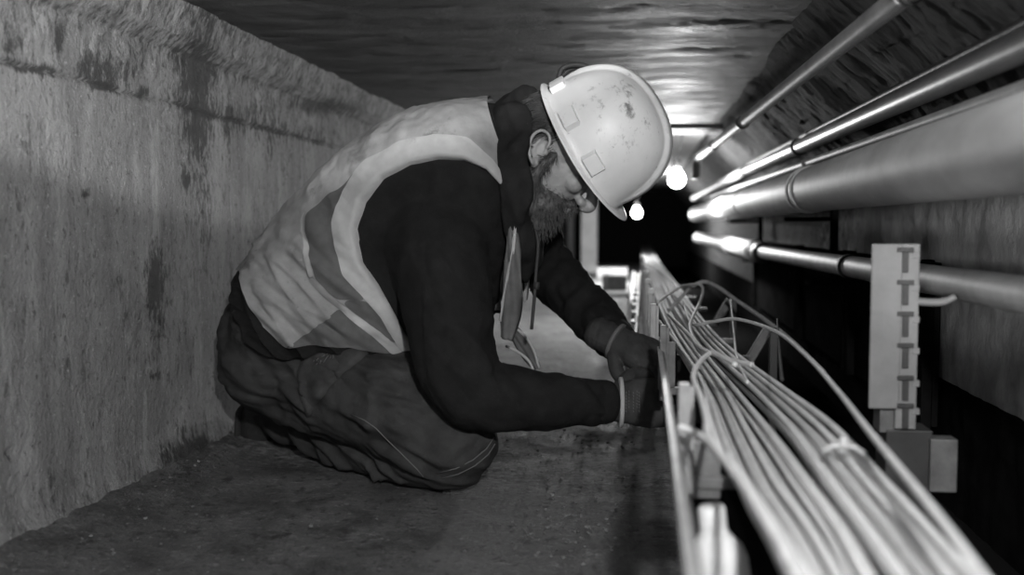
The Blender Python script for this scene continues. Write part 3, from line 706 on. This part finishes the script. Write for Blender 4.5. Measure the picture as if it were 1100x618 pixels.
for u, w in ((-.030, .024), (-.040, .023)):                                    # lips
    chain(bm, [(Hd(.094, u, -w), .003, .004), (Hd(.107, u + .002, -.008), .0055, .006), (Hd(.107, u + .002, .008), .0055, .006), (Hd(.094, u, w), .003, .004)], 8, 4)
hand(bm, k=.86, **RH); hand(bm, k=.86, **LH)
link('body', remesh(bm, .0026, 3, .4), M['skin'], worker)

# ---- hair and beard, in strands
def strands(bm, roots, length, r, droop, n=5, jit=.35):
    for p, d in roots:
        d = (d + Vector((random.gauss(0, jit), random.gauss(0, jit), random.gauss(0, jit)))).normalized(); l = length * random.uniform(.5, 1.15)
        pts = []; q = Vector(p)
        for k in range(n):
            pts.append(q.copy()); d = (d + droop * .28).normalized(); q = q + d * l / (n - 1)
        add_tube(bm, pts, [r * (1 - .8 * k / (n - 1)) for k in range(n)], 4, False)
bm = bmesh.new()
add_ell(bm, Hd(-.022, .045, 0), (fw * .080, upv * .088, sd * .0785), 24)
me = remesh(bm, .004, 2, .5, lambda p, n: .003 * noise.noise(Vector((p.x * 60, p.y * 160, p.z * 60))))
bmh = bmesh.new(); bmh.from_mesh(me); bpy.data.meshes.remove(me)
rt = []
for i in range(2200):
    u = random.uniform(-.045, .07); f = random.uniform(-.105, .022); s_ = random.choice((1, -1))
    k = 1 - ((f + .022) / .080) ** 2 - ((u - .045) / .088) ** 2
    if k < 0: continue
    rt.append((Hd(f, u, s_ * .0785 * math.sqrt(k)), (-upv * 1. - fw * .5 + sd * s_ * .25)))
strands(bmh, rt, .024, .0008, -upv, jit=.22)
obj('hair', bmh, M['hair'], worker)

bm = bmesh.new()
add_ell(bm, Hd(.062, -.058, 0), (fw * .052, upv * .052, sd * .060), 22)
add_ell(bm, Hd(.088, -.088, 0), (fw * .030, upv * .034, sd * .040), 18)
for s_ in (-1, 1):
    chain(bm, [(Hd(.022, .016, .070 * s_), .006, .010), (Hd(.024, -.018, .068 * s_), .009, .016), (Hd(.036, -.048, .056 * s_), .014, .022), (Hd(.07, -.075, .034 * s_), .022, .024)], 12, 5)
chain(bm, [(Hd(.085, -.034, -.030), .006, .008), (Hd(.107, -.021, -.012), .006, .007), (Hd(.107, -.021, .012), .006, .007), (Hd(.085, -.034, .030), .006, .008)], 10, 4)
me = remesh(bm, .0035, 2, .5, lambda p, n: .0035 * noise.noise(p * 95) + .002 * noise.noise(p * 220))
co = [(v.co.copy(), v.normal.copy()) for v in me.vertices]
bmh = bmesh.new(); bmh.from_mesh(me); bpy.data.meshes.remove(me)
pick = random.sample(co, min(len(co), 2600))
strands(bmh, [(p, n * .8 - upv * .7 + fw * .15) for p, n in pick], .020, .0006, Vector((0, 0, -.4)), jit=.35)
obj('beard', bmh, M['beard'], worker)

# ---- hooded sweatshirt
bm = bmesh.new()
torso_bm(bm, 1., .2, 1.)
chain(bm, RARM, 28, 6); chain(bm, LARM, 24, 6)
ARM = [np.array([*j[0]]) for j in RARM]
def sleeve_disp(p, n):
    d = .0025 * nz(p, 14) + .0016 * nz(p, 40, 3)
    px, py = proj(np.array(p))
    if py > 260 and p.y < 1.92 or px > 560:
        if px > 455:      # around the elbow and along the forearm
            e = math.exp(-((px - 515) ** 2 + (py - 400) ** 2) / 60. ** 2)
            d += .008 * fold(p, (.72, -.69), 5, 24, 2.) * (.3 + e) - .0035 * fold(p, (.5, -.86), 6, 36, 12.)
        else: d += .004 * fold(p, (.25, -.97), 4, 20, 5.)
    if p.y > 2.0 and px > 570: d += .006 * fold(p, (.7, .7), 9, 34, 7.)
    return d
link('sweatshirt', remesh(bm, .0052, 6, .5, sleeve_disp), M['hoodie'], worker)
shirt = bpy.data.objects['sweatshirt']
# hood bunched round the neck
bm = bmesh.new(); n = 96; rings = []
HR = [((534, 114), (560, 300), .13, 1.93, .0), ((543, 106), (566, 298), .135, 1.92, .6), ((556, 101), (571, 286), .132, 1.91, 1.), ((567, 101), (574, 270), .122, 1.90, 1.), ((574, 106), (573, 258), .108, 1.89, .7), ((572, 114), (570, 246), .094, 1.89, .3), ((560, 124), (562, 238), .088, 1.89, 0)]
for d in catmull([(*V(*b, y), *V(*f, y), w, a) for b, f, w, y, a in HR], 8):
    B, Fr = Vector(d[:3]), Vector(d[3:6]); c = (B + Fr) / 2; A = (B - Fr) / 2
    R = []
    for j in range(n):
        th = j * 2 * PI / n
        fl = 1 + .06 * d[7] * math.sin(th * 11 + 3 * noise.noise(c * 20)) + .03 * noise.noise(Vector((math.cos(th) * 2, math.sin(th) * 2, c.x * 14)))
        R.append(c + A * math.cos(th) * fl + Vector((0, -1, 0)) * math.sin(th) * d[6] * fl + Vector((.010 * d[7] * math.sin(th * 7 + 1), 0, 0)))
    rings.append(R)
rings_to_bm(bm, rings, True)
hd = link('hood', remesh(bm, .004, 3, .5, lambda p, q: .007 * fold(p, (.12, -.99), 4, 34, 1.) + .0015 * nz(p, 40)), M['hood'], shirt)
bm = bmesh.new(); add_tube(bm, tube_path([V(574, 246, 1.84), V(578, 262, 1.84), V(576, 290, 1.84), V(574, 320, 1.84), V(571, 354, 1.84)], 6), .0032, 10); add_tube(bm, [V(577, 303, 1.84), V(576, 311, 1.84)], .0052, 10)
obj('drawcord', bm, M['strap'], shirt)
# sleeve cuffs
for (ch, nm) in ((RARM, 'R'), (LARM, 'L')):
    p, q = ch[-1][0], ch[-2][0]; d = (p - q).normalized(); bm = bmesh.new(); r0 = ch[-1][1]
    add_tube(bm, [p - d * .02, p - d * .012, p + d * .012, p + d * .02, p + d * .019, p + d * .01], [r0 * .85, r0 * 1.02, r0 * 1.02, r0 * .98, r0 * .8, r0 * .7], 28, False); obj('cuff', bm, M['hoodie'], shirt)

# ---- safety vest, cut from the torso surface
HOLE = np.array([(380, 245), (388, 215), (408, 190), (438, 175), (468, 169), (497, 171), (522, 183), (540, 203), (550, 235), (552, 268), (545, 300), (535, 345), (520, 392), (470, 398), (438, 362), (420, 330), (405, 306), (388, 282)], float)
HEM = np.array([(150, 200), (262, 296), (270, 325), (283, 352), (306, 376), (340, 371), (380, 374), (425, 381), (470, 395), (520, 400), (556, 372), (575, 330), (640, 240), (640, 60), (150, 60)], float)
def inside_sd(pt, poly):
    """signed distance to polygon, negative inside"""
    a = poly; b = np.roll(poly, -1, 0); ab = b - a; ap = pt[None] - a
    t = np.clip((ap * ab).sum(1) / (ab * ab).sum(1), 0, 1); d = np.sqrt(((ap - ab * t[:, None]) ** 2).sum(1)).min()
    x, y = pt; c = ((a[:, 1] > y) != (b[:, 1] > y)); xi = np.divide((b[:, 0] - a[:, 0]) * (y - a[:, 1]), (b[:, 1] - a[:, 1]), out=np.zeros(len(a)), where=(b[:, 1] != a[:, 1])) + a[:, 0]
    return -d if (np.count_nonzero(c & (x < xi)) % 2) else d
def rz(z, k): return z
NS, NTH = 230, 400
grid = {}
def vest_wr(p, px, py, sdh):
    l2 = .4 + .6 * max(0, min(1, (py - 170) / 110))
    w = .010 * l2 * fold(p, (.62, -.78), 4., 15, 3.3) - .0035 * l2 * fold(p, (.80, -.60), 7, 38, 5.1) + .003 * nz(p, 22, 2) + .0015 * nz(p, 60, 7)
    low = max(0, min(1, (py - 230) / 90)) * max(0, min(1, (430 - px) / 60))
    w += low * (.012 * fold(p, (.74, -.67), 3., 24, 8.) - .005 * fold(p, (.86, -.51), 6, 45, 1.))
    return w
pos = np.zeros((NS + 1, NTH, 3)); sdh = np.zeros((NS + 1, NTH)); pxs = np.zeros((NS + 1, NTH, 2)); keep = np.zeros((NS + 1, NTH), bool); frontal = np.zeros((NS + 1, NTH))
for i in range(NS + 1):
    s = .03 + .955 * i / NS
    f = s * NT; ii = min(int(f), NT - 1); yc = (TT[ii][1] + TT[ii][4]) / 2
    for j in range(NTH):
        th = 2 * PI * j / NTH
        p = T(s, th, .013)
        m = Vector(p); near = p.y <= yc
        if not near: m.y = 2 * yc - p.y
        P = proj(np.array(m)); pxs[i, j] = P
        h = inside_sd(P, HOLE); sdh[i, j] = h
        off = vest_wr(m, P[0], P[1], h)
        k = min(1, max(0, (h + 3) / 6.))
        off = off * k * min(1, max(.2, h / 25)) - (1 - k) * .05
        nrm = (p - T(s, th, 0.)).normalized()
        pos[i, j] = p + nrm * off
        opening = abs(th - PI) < .16 and s > .0
        keep[i, j] = inside_sd(P, HEM) < 0 and h > -5 and not opening
HEM2 = np.array([(150, 200), (250, 290), (250, 330), (262, 362), (284, 384), (312, 388), (345, 382), (380, 380), (425, 387), (470, 402), (520, 410), (556, 378), (575, 330), (640, 240), (640, 60), (150, 60)], float)
keep2 = np.array([[inside_sd(pxs[i, j], HEM2) < 0 and i < NS * .5 for j in range(NTH)] for i in range(NS + 1)])
def vest_patch(name, cond, off, m, parent, keep=keep):
    bm = bmesh.new(); vs = {}
    def vert(i, j):
        j %= NTH
        if (i, j) not in vs:
            p = pos[i, j]; c = (pos[min(i + 1, NS), j] - pos[max(i - 1, 0), j]); d = (pos[i, (j + 1) % NTH] - pos[i, j - 1]); nn = np.cross(c, d); L_ = np.linalg.norm(nn)
            nn = nn / L_ if L_ > 1e-12 else nn
            ctr = (TT[min(NT, int((.03 + .955 * i / NS) * NT))]); ctr = (ctr[:3] + ctr[3:6]) / 2
            if np.dot(nn, p - ctr) < 0: nn = -nn
            vs[(i, j)] = bm.verts.new(p + nn * off)
        return vs[(i, j)]
    for i in range(NS):
        for j in range(NTH):
            q = [(i, j), (i + 1, j), (i + 1, (j + 1) % NTH), (i, (j + 1) % NTH)]
            if all(keep[a] for a in q) and cond(pxs[i, j], sdh[i, j], i, j): bm.faces.new([vert(*a) for a in q])
    for _ in range(5):
        nb = {v: [e.other_vert(v).co.copy() for e in v.link_edges if e.is_boundary] for v in bm.verts if v.is_boundary}
        for v, l in nb.items():
            if len(l) == 2: v.co = v.co * .4 + (l[0] + l[1]) * .3
    me = bpy.data.meshes.new(name); bm.to_mesh(me); bm.free()
    return link(name, me, m, parent)
def left_of(P, a, b): return (b[0] - a[0]) * (P[1] - a[1]) - (b[1] - a[1]) * (P[0] - a[0])
def band_w(P):
    # the pale binding is wide round the back of the armhole and thin along its front edge
    x, y = P
    if x > 520 and y > 200: return 7
    if y < 190: return 24 if x < 500 else max(7, 24 - (x - 500) * .4)
    return 24 - max(0, min(8, (y - 300) * .2))
DARKP = np.array([(371, 322), (356, 339), (306, 374), (306, 420), (440, 420), (440, 380), (428, 352), (404, 322)], float)
TAPE = np.array([(330, 300), (352, 320), (420, 381), (430, 381), (430, 375), (360, 320), (338, 298)], float)
def zone(P, h):
    if h < band_w(P): return 'bind'
    if inside_sd(P, TAPE) < 0: return 'tape'
    if P[1] + .9 * P[0] > 528 and P[1] < 322 and h < band_w(P) + 27 and h > 0 and P[0] < 400: return 'stripe'
    if P[1] + .9 * P[0] > 528 and P[1] < 322 and h < band_w(P) + 31 and P[0] < 400: return 'pipe'
    if inside_sd(P, DARKP) < 0: return 'dark'
    if P[0] > 430 and P[1] > 330: return 'dark'
    return 'main'
Z = [[zone(pxs[i, j], sdh[i, j]) if keep[i, j] else '' for j in range(NTH)] for i in range(NS + 1)]
vest = vest_patch('safety_vest', lambda P, h, i, j: True, 0, M['vest'], worker)
for half in (lambda j: j < NTH // 2, lambda j: j >= NTH // 2):
    vest_patch('armhole_binding', lambda P, h, i, j: Z[i][j] == 'bind' and half(j), .003, M['tape'], vest)
    vest_patch('seam_tape', lambda P, h, i, j: Z[i][j] == 'tape' and half(j), .0045, M['tape'], vest)
    vest_patch('piping', lambda P, h, i, j: Z[i][j] == 'pipe' and half(j), .0055, M['tape'], vest)
    vest_patch('side_stripe', lambda P, h, i, j: Z[i][j] == 'stripe' and half(j), .0015, M['vest_dark'], vest)
    vest_patch('lower_panel', lambda P, h, i, j: Z[i][j] == 'dark' and half(j), .0015, M['vest_dark'], vest)
for o in vest.children:
    if o.name.startswith('armhole'): o['label'] = 'pale binding round the armhole'
    if o.name.startswith('side_s') or o.name.startswith('lower'): o['label'] = 'darker vest panel'
vest_patch('waist_hem', lambda P, h, i, j: True, -.006, M['hoodie'], shirt, keep2)
# hanging front flap of the open vest
def sheet(name, pts_l, pts_r, m, parent, thick=.003, wr=.004):
    bm = bmesh.new(); L_ = catmull([tuple(p) for p in pts_l], 10); R_ = catmull([tuple(p) for p in pts_r], 10); rows = []
    for a, b in zip(L_, R_):
        a, b = Vector(a), Vector(b); row = []
        for k in range(9):
            p = a.lerp(b, k / 8); p.y += wr * math.sin(k * 1.6 + p.z * 40) - .012 * math.sin(PI * k / 8); row.append(p)
        rows.append(row)
    g = [[bm.verts.new(p) for p in r] for r in rows]
    for a, b in zip(g, g[1:]):
        for k in range(8): bm.faces.new((a[k], b[k], b[k + 1], a[k + 1]))
    bmesh.ops.recalc_face_normals(bm, faces=bm.faces[:])
    bmesh.ops.solidify(bm, geom=bm.faces[:], thickness=thick)
    return obj(name, bm, m, parent)
sheet('front_flap', [V(546, 240, 1.82), V(542, 290, 1.80), V(538, 335, 1.80), V(538, 362, 1.80)], [V(556, 240, 1.82), V(560, 290, 1.80), V(559, 335, 1.80), V(550, 366, 1.80)], M['vest_dark'], vest)
sheet('flap_edge', [V(553, 236, 1.815), V(547, 280, 1.795), V(540, 320, 1.795), V(537, 345, 1.795)], [V(557, 236, 1.815), V(553, 270, 1.795), V(545, 310, 1.795), V(539, 345, 1.795)], M['tape'], vest)
sheet('hanging_flap', [V(545, 350, 2.02), V(552, 366, 2.02), V(562, 384, 2.02), V(574, 398, 2.02)], [V(556, 352, 2.02), V(566, 362, 2.02), V(573, 376, 2.02), V(579, 394, 2.02)], M['vest_dark'], vest)
sheet('far_front_flap', [V(562, 250, 2.0), V(560, 280, 2.0), V(560, 310, 2.0), V(563, 322, 2.0)], [V(572, 250, 2.0), V(571, 275, 2.0), V(568, 300, 2.0), V(565, 322, 2.0)], M['vest'], vest)
bm = bmesh.new(); add_tube(bm, tube_path([V(556, 354, 2.01), V(566, 364, 2.01), V(574, 378, 2.01), V(579, 396, 2.01)], 6), .0028, 8); obj('flap_binding', bm, M['tape'], vest); bm = bmesh.new()
add_tube(bm, tube_path([V(543, 372, 1.93), V(556, 378, 1.93), V(568, 388, 1.93), V(573, 398, 1.93)], 6), .0028, 8)
obj('flap_binding', bm, M['tape'], vest)

# ---- trousers
bm = bmesh.new()
rings_to_bm(bm, [[T(-.0 + .22 * i / 10, j * 2 * PI / 40, 0, .99) for j in range(40)] for i in range(11)], True)
add_ell(bm, V(312, 388, 2.02), (Vector((.14, 0, .0)), Vector((0, .175, 0)), Vector((0, 0, .115))), 28)
add_ell(bm, V(275, 365, 2.04), (Vector((.062, 0, .01)), Vector((0, .135, 0)), Vector((-.01, 0, .10))), 24)
for c_ in (RLEG, LLEG, RSHIN, LSHIN): chain(bm, c_, 26, 6)
def trouser_disp(p, n):
    px, py = proj(np.array(p))
    d = .003 * nz(p, 12) + .0015 * nz(p, 45, 4)
    low = max(0, min(1, (py - 400) / 50)); kn = max(0, min(1, (500 - px) / 60)) * max(.35, min(1, (px - 235) / 70))
    d += (.005 + .009 * low * kn) * fold(p, (.93, -.36), 4., 22, 6.)
    d += .006 * kn * fold(p, (.5, -.85), 5, 20, 11.) - .0045 * (.4 + kn) * fold(p, (.96, -.28), 6, 42, 15.) - .004 * kn * fold(p, (.75, -.66), 5, 30, 19.)
    if p.z < .012: d = min(d, 0)
    return d
me = remesh(bm, .0052, 6, .5, trouser_disp)
for v in me.vertices:
    if v.co.z < .004: v.co.z = .004
tro = link('trousers', me, M['trouser'], worker)
# triangular thigh pocket, knee seams
from mathutils.bvhtree import BVHTree
tb_ = BVHTree.FromPolygons([v.co.copy() + wloc(tro) for v in me.vertices], [tuple(p.vertices) for p in me.polygons])
eye = Vector((0, 0, H))
def on(px, py, lift=.002, tree=None):
    d = (at(px, py, 2.) - eye).normalized(); h, nrm, i, _ = (tree or tb_).ray_cast(eye, d)
    return (h + nrm * lift, nrm) if h is not None else (at(px, py, 1.95), Vector((0, -1, 0)))
def drape(name, poly, off, m, parent, tree=None, nx=40, thick=.002):
    """a cloth piece lying on the garment inside a polygon seen from the side"""
    poly = np.array(poly, float); x0, y0 = poly.min(0); x1_, y1_ = poly.max(0); bm = bmesh.new(); vs = {}
    st = (x1_ - x0) / nx; ny = int((y1_ - y0) / st) + 1
    for i in range(nx + 1):
        for j in range(ny + 1):
            P = np.array((x0 + i * st, y0 + j * st))
            if inside_sd(P, poly) <= st * .4:
                e = max(0, min(1, -inside_sd(P, poly) / 4)); vs[(i, j)] = bm.verts.new(on(P[0], P[1], off * (.3 + .7 * e), tree)[0])
    for i in range(nx):
        for j in range(ny):
            q = [(i, j), (i + 1, j), (i + 1, j + 1), (i, j + 1)]
            if all(a in vs for a in q): bm.faces.new([vs[a] for a in q])
    for _ in range(6):
        nb = {v: [e.other_vert(v).co.copy() for e in v.link_edges if e.is_boundary] for v in bm.verts if v.is_boundary}
        for v, l in nb.items():
            if len(l) == 2: v.co = v.co * .4 + (l[0] + l[1]) * .3
    bmesh.ops.smooth_vert(bm, verts=[v for v in bm.verts if not v.is_boundary], factor=.5, use_axis_x=True, use_axis_y=True, use_axis_z=True)
    me = bpy.data.meshes.new(name); bm.to_mesh(me); bm.free(); return link(name, me, m, parent)
pk = drape('thigh_pocket', [(326, 379), (345, 374), (396, 377), (400, 380), (372, 402), (350, 425), (332, 450), (322, 430), (320, 400)], .013, M['trouser_pocket'], tro)
bm = bmesh.new()
for row, (x, y) in enumerate(((341, 388), (345, 394))):      # worn embossed mark, too faint to read
    for k in range(5):
        a = on(x + k * 4.2, y - k * 2.3 + 2, .0145)[0]; c_ = on(x + k * 4.2 + 2.2, y - k * 2.3 - 2.5, .0145)[0]; add_tube(bm, [a, c_], .0008, 6)
obj('embossed_mark', bm, M['print'], pk)
bm = bmesh.new(); add_tube(bm, [on(x, y, .0015)[0] for x, y in [(378, 446), (392, 452), (404, 460), (416, 472), (432, 488), (448, 504), (455, 512)]], .0011, 6)
add_tube(bm, [on(x, y, .0015)[0] for x, y in [(470, 508), (490, 503), (508, 494), (522, 482), (530, 470)]], .0011, 6)
add_tube(bm, [on(x, y, .0015)[0] for x, y in [(475, 514), (492, 509), (510, 500), (524, 488), (531, 477)]], .0011, 6)
obj('seam_stitching', bm, M['print'], tro)

# ---- boots tucked under the seat
for ch, nm in ((RSHIN, 0), (LSHIN, 1)):
    a = ch[-1][0]; t = Vector((a.x + .035, a.y + .05, .04)); bm = bmesh.new()
    chain(bm, [(a + Vector((.04, -.01, .0)), .052, .055), (a + Vector((-.01, .0, -.01)), .05, .05), (a + Vector((-.03, .02, -.06)), .038, .046), (Vector((a.x - .01, a.y + .04, .05)), .034, .046), (t, .03, .042)], 18, 6)
    me = remesh(bm, .005, 4, .5, lambda p, q: .001 * nz(p, 60))
    for v in me.vertices:
        if v.co.z < .008: v.co.z = .008
    bo = link('boot', me, M['boot'], worker)
    bm = bmesh.new(); chain(bm, [(a + Vector((-.062, .005, -.0)), .042, .012), (a + Vector((-.072, .02, -.06)), .036, .011), (Vector((a.x - .04, a.y + .04, .022)), .036, .011)], 16, 5, ref=Vector((0, 1, 0))); obj('sole', bm, M['sole'], bo)

# ---- gloves
for kk, (Hn, ch) in enumerate(((RH, RARM), (LH, LARM))):
    bm = bmesh.new(); hand(bm, k=1.22, **Hn)
    w = Hn['wr']; d = Hn['fdir'].normalized()
    chain(bm, [(w - d * .035, .030, .036), (w, .029, .036), (w + d * .03, .026, .040)], 20, 4, ref=Hn['back'])
    g = link('work_glove', remesh(bm, .0022, 2, .4, lambda p, n: .001 * nz(p, 55) + .0010 * fold(p, (.1, 1), 20, 90, 2.)), M['glove'], worker)
    bm = bmesh.new(); back = (Hn['back'] - d * Hn['back'].dot(d)).normalized(); side = d.cross(back); rr = []
    for o_, k in ((-.004, .97), (-.003, 1.05), (.003, 1.05), (.004, .97)):
        rr.append([w + d * (o_ + (.020 if kk == 0 else .008)) + side * math.cos(a) * (.0395 if kk else .045) * k + back * math.sin(a) * (.034 if kk else .0365) * k for a in [j * 2 * PI / 32 for j in range(32)]])
    rings_to_bm(bm, rr, True); obj('cuff_band', bm, M['cuff'] if kk == 0 else M['print'], g)
    if kk == 0:
        gt = BVHTree.FromPolygons([v.co.copy() + wloc(g) for v in g.data.vertices], [tuple(p.vertices) for p in g.data.polygons])
        bm = bmesh.new()
        for col, x in enumerate((669.5, 672.5, 675.5, 680, 684, 686)):   # smudged printed block on the back of the glove, too worn to read
            for r_ in range(6 + (col % 2)):
                y = 420 + r_ * 3.3 + (col % 2) * 1.2; add_tube(bm, [on(x, y, .0008, gt)[0], on(x + (.8 if col > 2 else .2), y + 2.0, .0008, gt)[0]], .0007, 6)
        obj('printed_mark', bm, M['print'], g)

# ---- hard hat
hf = Vector((.478, 0, -.878)).normalized(); hu0 = Vector((.878, 0, .478)).normalized(); ro = math.radians(9)
hu = hu0 * math.cos(ro) + Vector((0, -1, 0)) * math.sin(ro); hs = Vector((0, -1, 0)) * math.cos(ro) - hu0 * math.sin(ro)
HC = V(627.5, 160, YH); K = .001759
hat = bpy.data.objects.new('hard_hat', None); C.objects.link(hat); hat.parent = worker; hat.location = HC - wloc(worker)
def hatpt(f, u, s): return HC + hf * f + hu * u + hs * s
Lh, Wh, Hh = 73 * K, .112, 89 * K
def shell_pt(th, ph, off=0.):
    e = 2 / 2.55; cv, sv = math.cos(ph), math.sin(ph); g = max(cv, 0) ** e; h = max(sv, 0) ** e
    x = math.cos(th) * g * (Lh + off); y = math.sin(th) * g * (Wh + off); z = h * (Hh + off)
    rd = max(0, min(1, (.030 - abs(y)) / .007)); rd = rd * rd * (3 - 2 * rd)
    up_ = max(0, min(1, (z - .012) / .05)); k = .0075 * rd * up_
    l = math.sqrt(x * x / Lh ** 2 + z * z / Hh ** 2) + 1e-6
    x += k * x / Lh / l; z += k * z / Hh / l
    return (x - 1.5 * K, z, y)
bm = bmesh.new(); nth = 160; rings = []
NV = 44
for i in range(NV, -1, -1):
    ph = PI / 2 * (i / NV); ph = min(ph, PI / 2 - .012)
    rings.append([hatpt(*shell_pt(j * 2 * PI / nth, ph)) for j in range(nth)])
for e_, dz in ((.003, -.002), (.009, -.0045), (.013, -.007), (.0135, -.009), (.012, -.0095)):
    R = []
    for j in range(nth):
        th = j * 2 * PI / nth; x, z, y = shell_pt(th, 0.); pk_ = max(0, math.cos(th)) ** 2.2
        ext = e_ * (1 + 1.2 * pk_); R.append(hatpt(x + math.cos(th) * ext, dz + pk_ * (.006 + e_ * .5) * min(1, e_ / .008), y + math.sin(th) * ext * .8))
    rings.append(R)
for e_ in (.4,):
    pass
inner = []
for i in range(0, NV + 1):
    ph = PI / 2 * (i / NV); ph = min(ph, PI / 2 - .012); inner.append([hatpt(*shell_pt(j * 2 * PI / nth, ph, -.003)) for j in range(nth)])
rings += inner
rings_to_bm(bm, rings, True)
sh = obj('shell', bm, M['hat'], hat)
ch_ = np.array([list(v.co + wloc(hat)) for v in sh.data.vertices]); ph_ = proj(ch_); hd_ = np.zeros(len(ch_))
for (x, y, sx, sy, k) in ((676, 115, 5, 22, .42), (676, 150, 14, 10, .46), (640, 145, 6, 14, .36), (628, 120, 30, 20, .22), (655, 95, 30, 14, .2), (700, 190, 10, 14, .25), (690, 130, 30, 40, .18)):
    hd_ += .8 * k * np.exp(-((ph_[:, 0] - x) / sx) ** 2 - ((ph_[:, 1] - y) / sy) ** 2)
sh.data.attributes.new('dirt_shade', 'FLOAT', 'POINT').data.foreach_set('value', hd_.astype(np.float32))
# raised accessory slots on both sides
for s_ in (-1, 1):
    for th0, wd in ((.62 * PI, .020), (.39 * PI, .020), (.86 * PI, .016)):
        bm = bmesh.new(); g = []
        for i in range(9):
            row = []
            for j in range(9):
                a = th0 + (i / 8 - .5) * .33; ph = .02 + j / 8 * .13
                ed = min(i, 8 - i) / 1.0; ed2 = min(1, ed); top = 1 if j < 8 else 0
                x, z, y = shell_pt(a, ph, .0095 * ed2 * top + .0002); row.append(bm.verts.new(hatpt(x, z, y * s_)))
            g.append(row)
        for i in range(8):
            for j in range(8): bm.faces.new((g[i][j], g[i + 1][j], g[i + 1][j + 1], g[i][j + 1]))
        bm.faces.new([g[i][0] for i in range(9)])
        obj('accessory_slot', bm, M['hat'], hat, False)
# dark strap coil showing over the back of the hat
bm = bmesh.new()
add_tube(bm, tube_path([V(600, 84, 1.93), V(604, 74, 1.93), V(615, 70, 1.93), V(628, 71, 1.93), V(637, 76, 1.93)], 8), .0075, 12, flat=.7)
add_tube(bm, tube_path([V(604, 82, 1.945), V(612, 75, 1.945), V(622, 74, 1.945), V(632, 78, 1.945)], 8), .006, 12, flat=.7)
obj('head_strap', bm, M['strap'], hat)
# sweatband inside
bm = bmesh.new(); rr = []
for u_, k in ((.0, 1.), (.03, 1.), (.03, .975), (.0, .975)):
    rr.append([hatpt(math.cos(a) * .108 * k - .004, u_ - .004, math.sin(a) * .090 * k) for a in [j * 2 * PI / 48 for j in range(48)]])
rings_to_bm(bm, rr + [rr[0]], False); obj('sweatband', bm, M['strap'], hat)

# ------------------------------------------------------------------ light
def spot(name, loc, aim, energy, size, blend, soft):
    l = bpy.data.lights.new(name, 'SPOT'); l.energy = energy; l.spot_size = size; l.spot_blend = blend; l.shadow_soft_size = soft
    o = bpy.data.objects.new(name, l); C.objects.link(o); o.location = loc
    o.rotation_euler = (Vector(aim) - Vector(loc)).to_track_quat('-Z', 'Y').to_euler(); return o
def area(name, loc, aim, energy, sx, sy):
    l = bpy.data.lights.new(name, 'AREA'); l.energy = energy; l.shape = 'RECTANGLE'; l.size = sx; l.size_y = sy
    o = bpy.data.objects.new(name, l); C.objects.link(o); o.location = loc
    o.rotation_euler = (Vector(aim) - Vector(loc)).to_track_quat('-Z', 'Y').to_euler(); return o
def point(name, loc, energy, soft):
    l = bpy.data.lights.new(name, 'POINT'); l.energy = energy; l.shadow_soft_size = soft
    o = bpy.data.objects.new(name, l); C.objects.link(o); o.location = loc; return o
LA = Vector((.25, -.35, H + .35)); az, el = math.radians(28), math.radians(30)
spot('added_wall_light', LA, LA + Vector((-math.sin(az) * math.cos(el), math.cos(az) * math.cos(el), math.sin(el))), 165, math.radians(76.0), .08, .02)  # added unseen spot; its cone edge draws the shadow line on the wall
point('roof_light', (.18, -.15, H + .385), 88, .03)
area('added_rear_fill', (-.2, -.7, H + .15), (.1, 2.0, H - .1), 1.0, .3, .2)  # added unseen fill from behind the lens
spot('added_side_fill', (-.1, -.1, H - .06), (.58, 1.78, H - .055), 46, math.radians(10.5), .5, .04)  # added unseen fill for the wall strip below the thick pipe
w = bpy.data.worlds.new('world'); sc.world = w; w.use_nodes = True
w.node_tree.nodes['Background'].inputs[0].default_value = (.02, .02, .02, 1); w.node_tree.nodes['Background'].inputs[1].default_value = .3
sc.view_settings.view_transform = 'Standard'
sc.view_settings.look = 'None'; sc.view_settings.exposure = 0; sc.view_settings.gamma = 1; sc.view_settings.use_curve_mapping = False
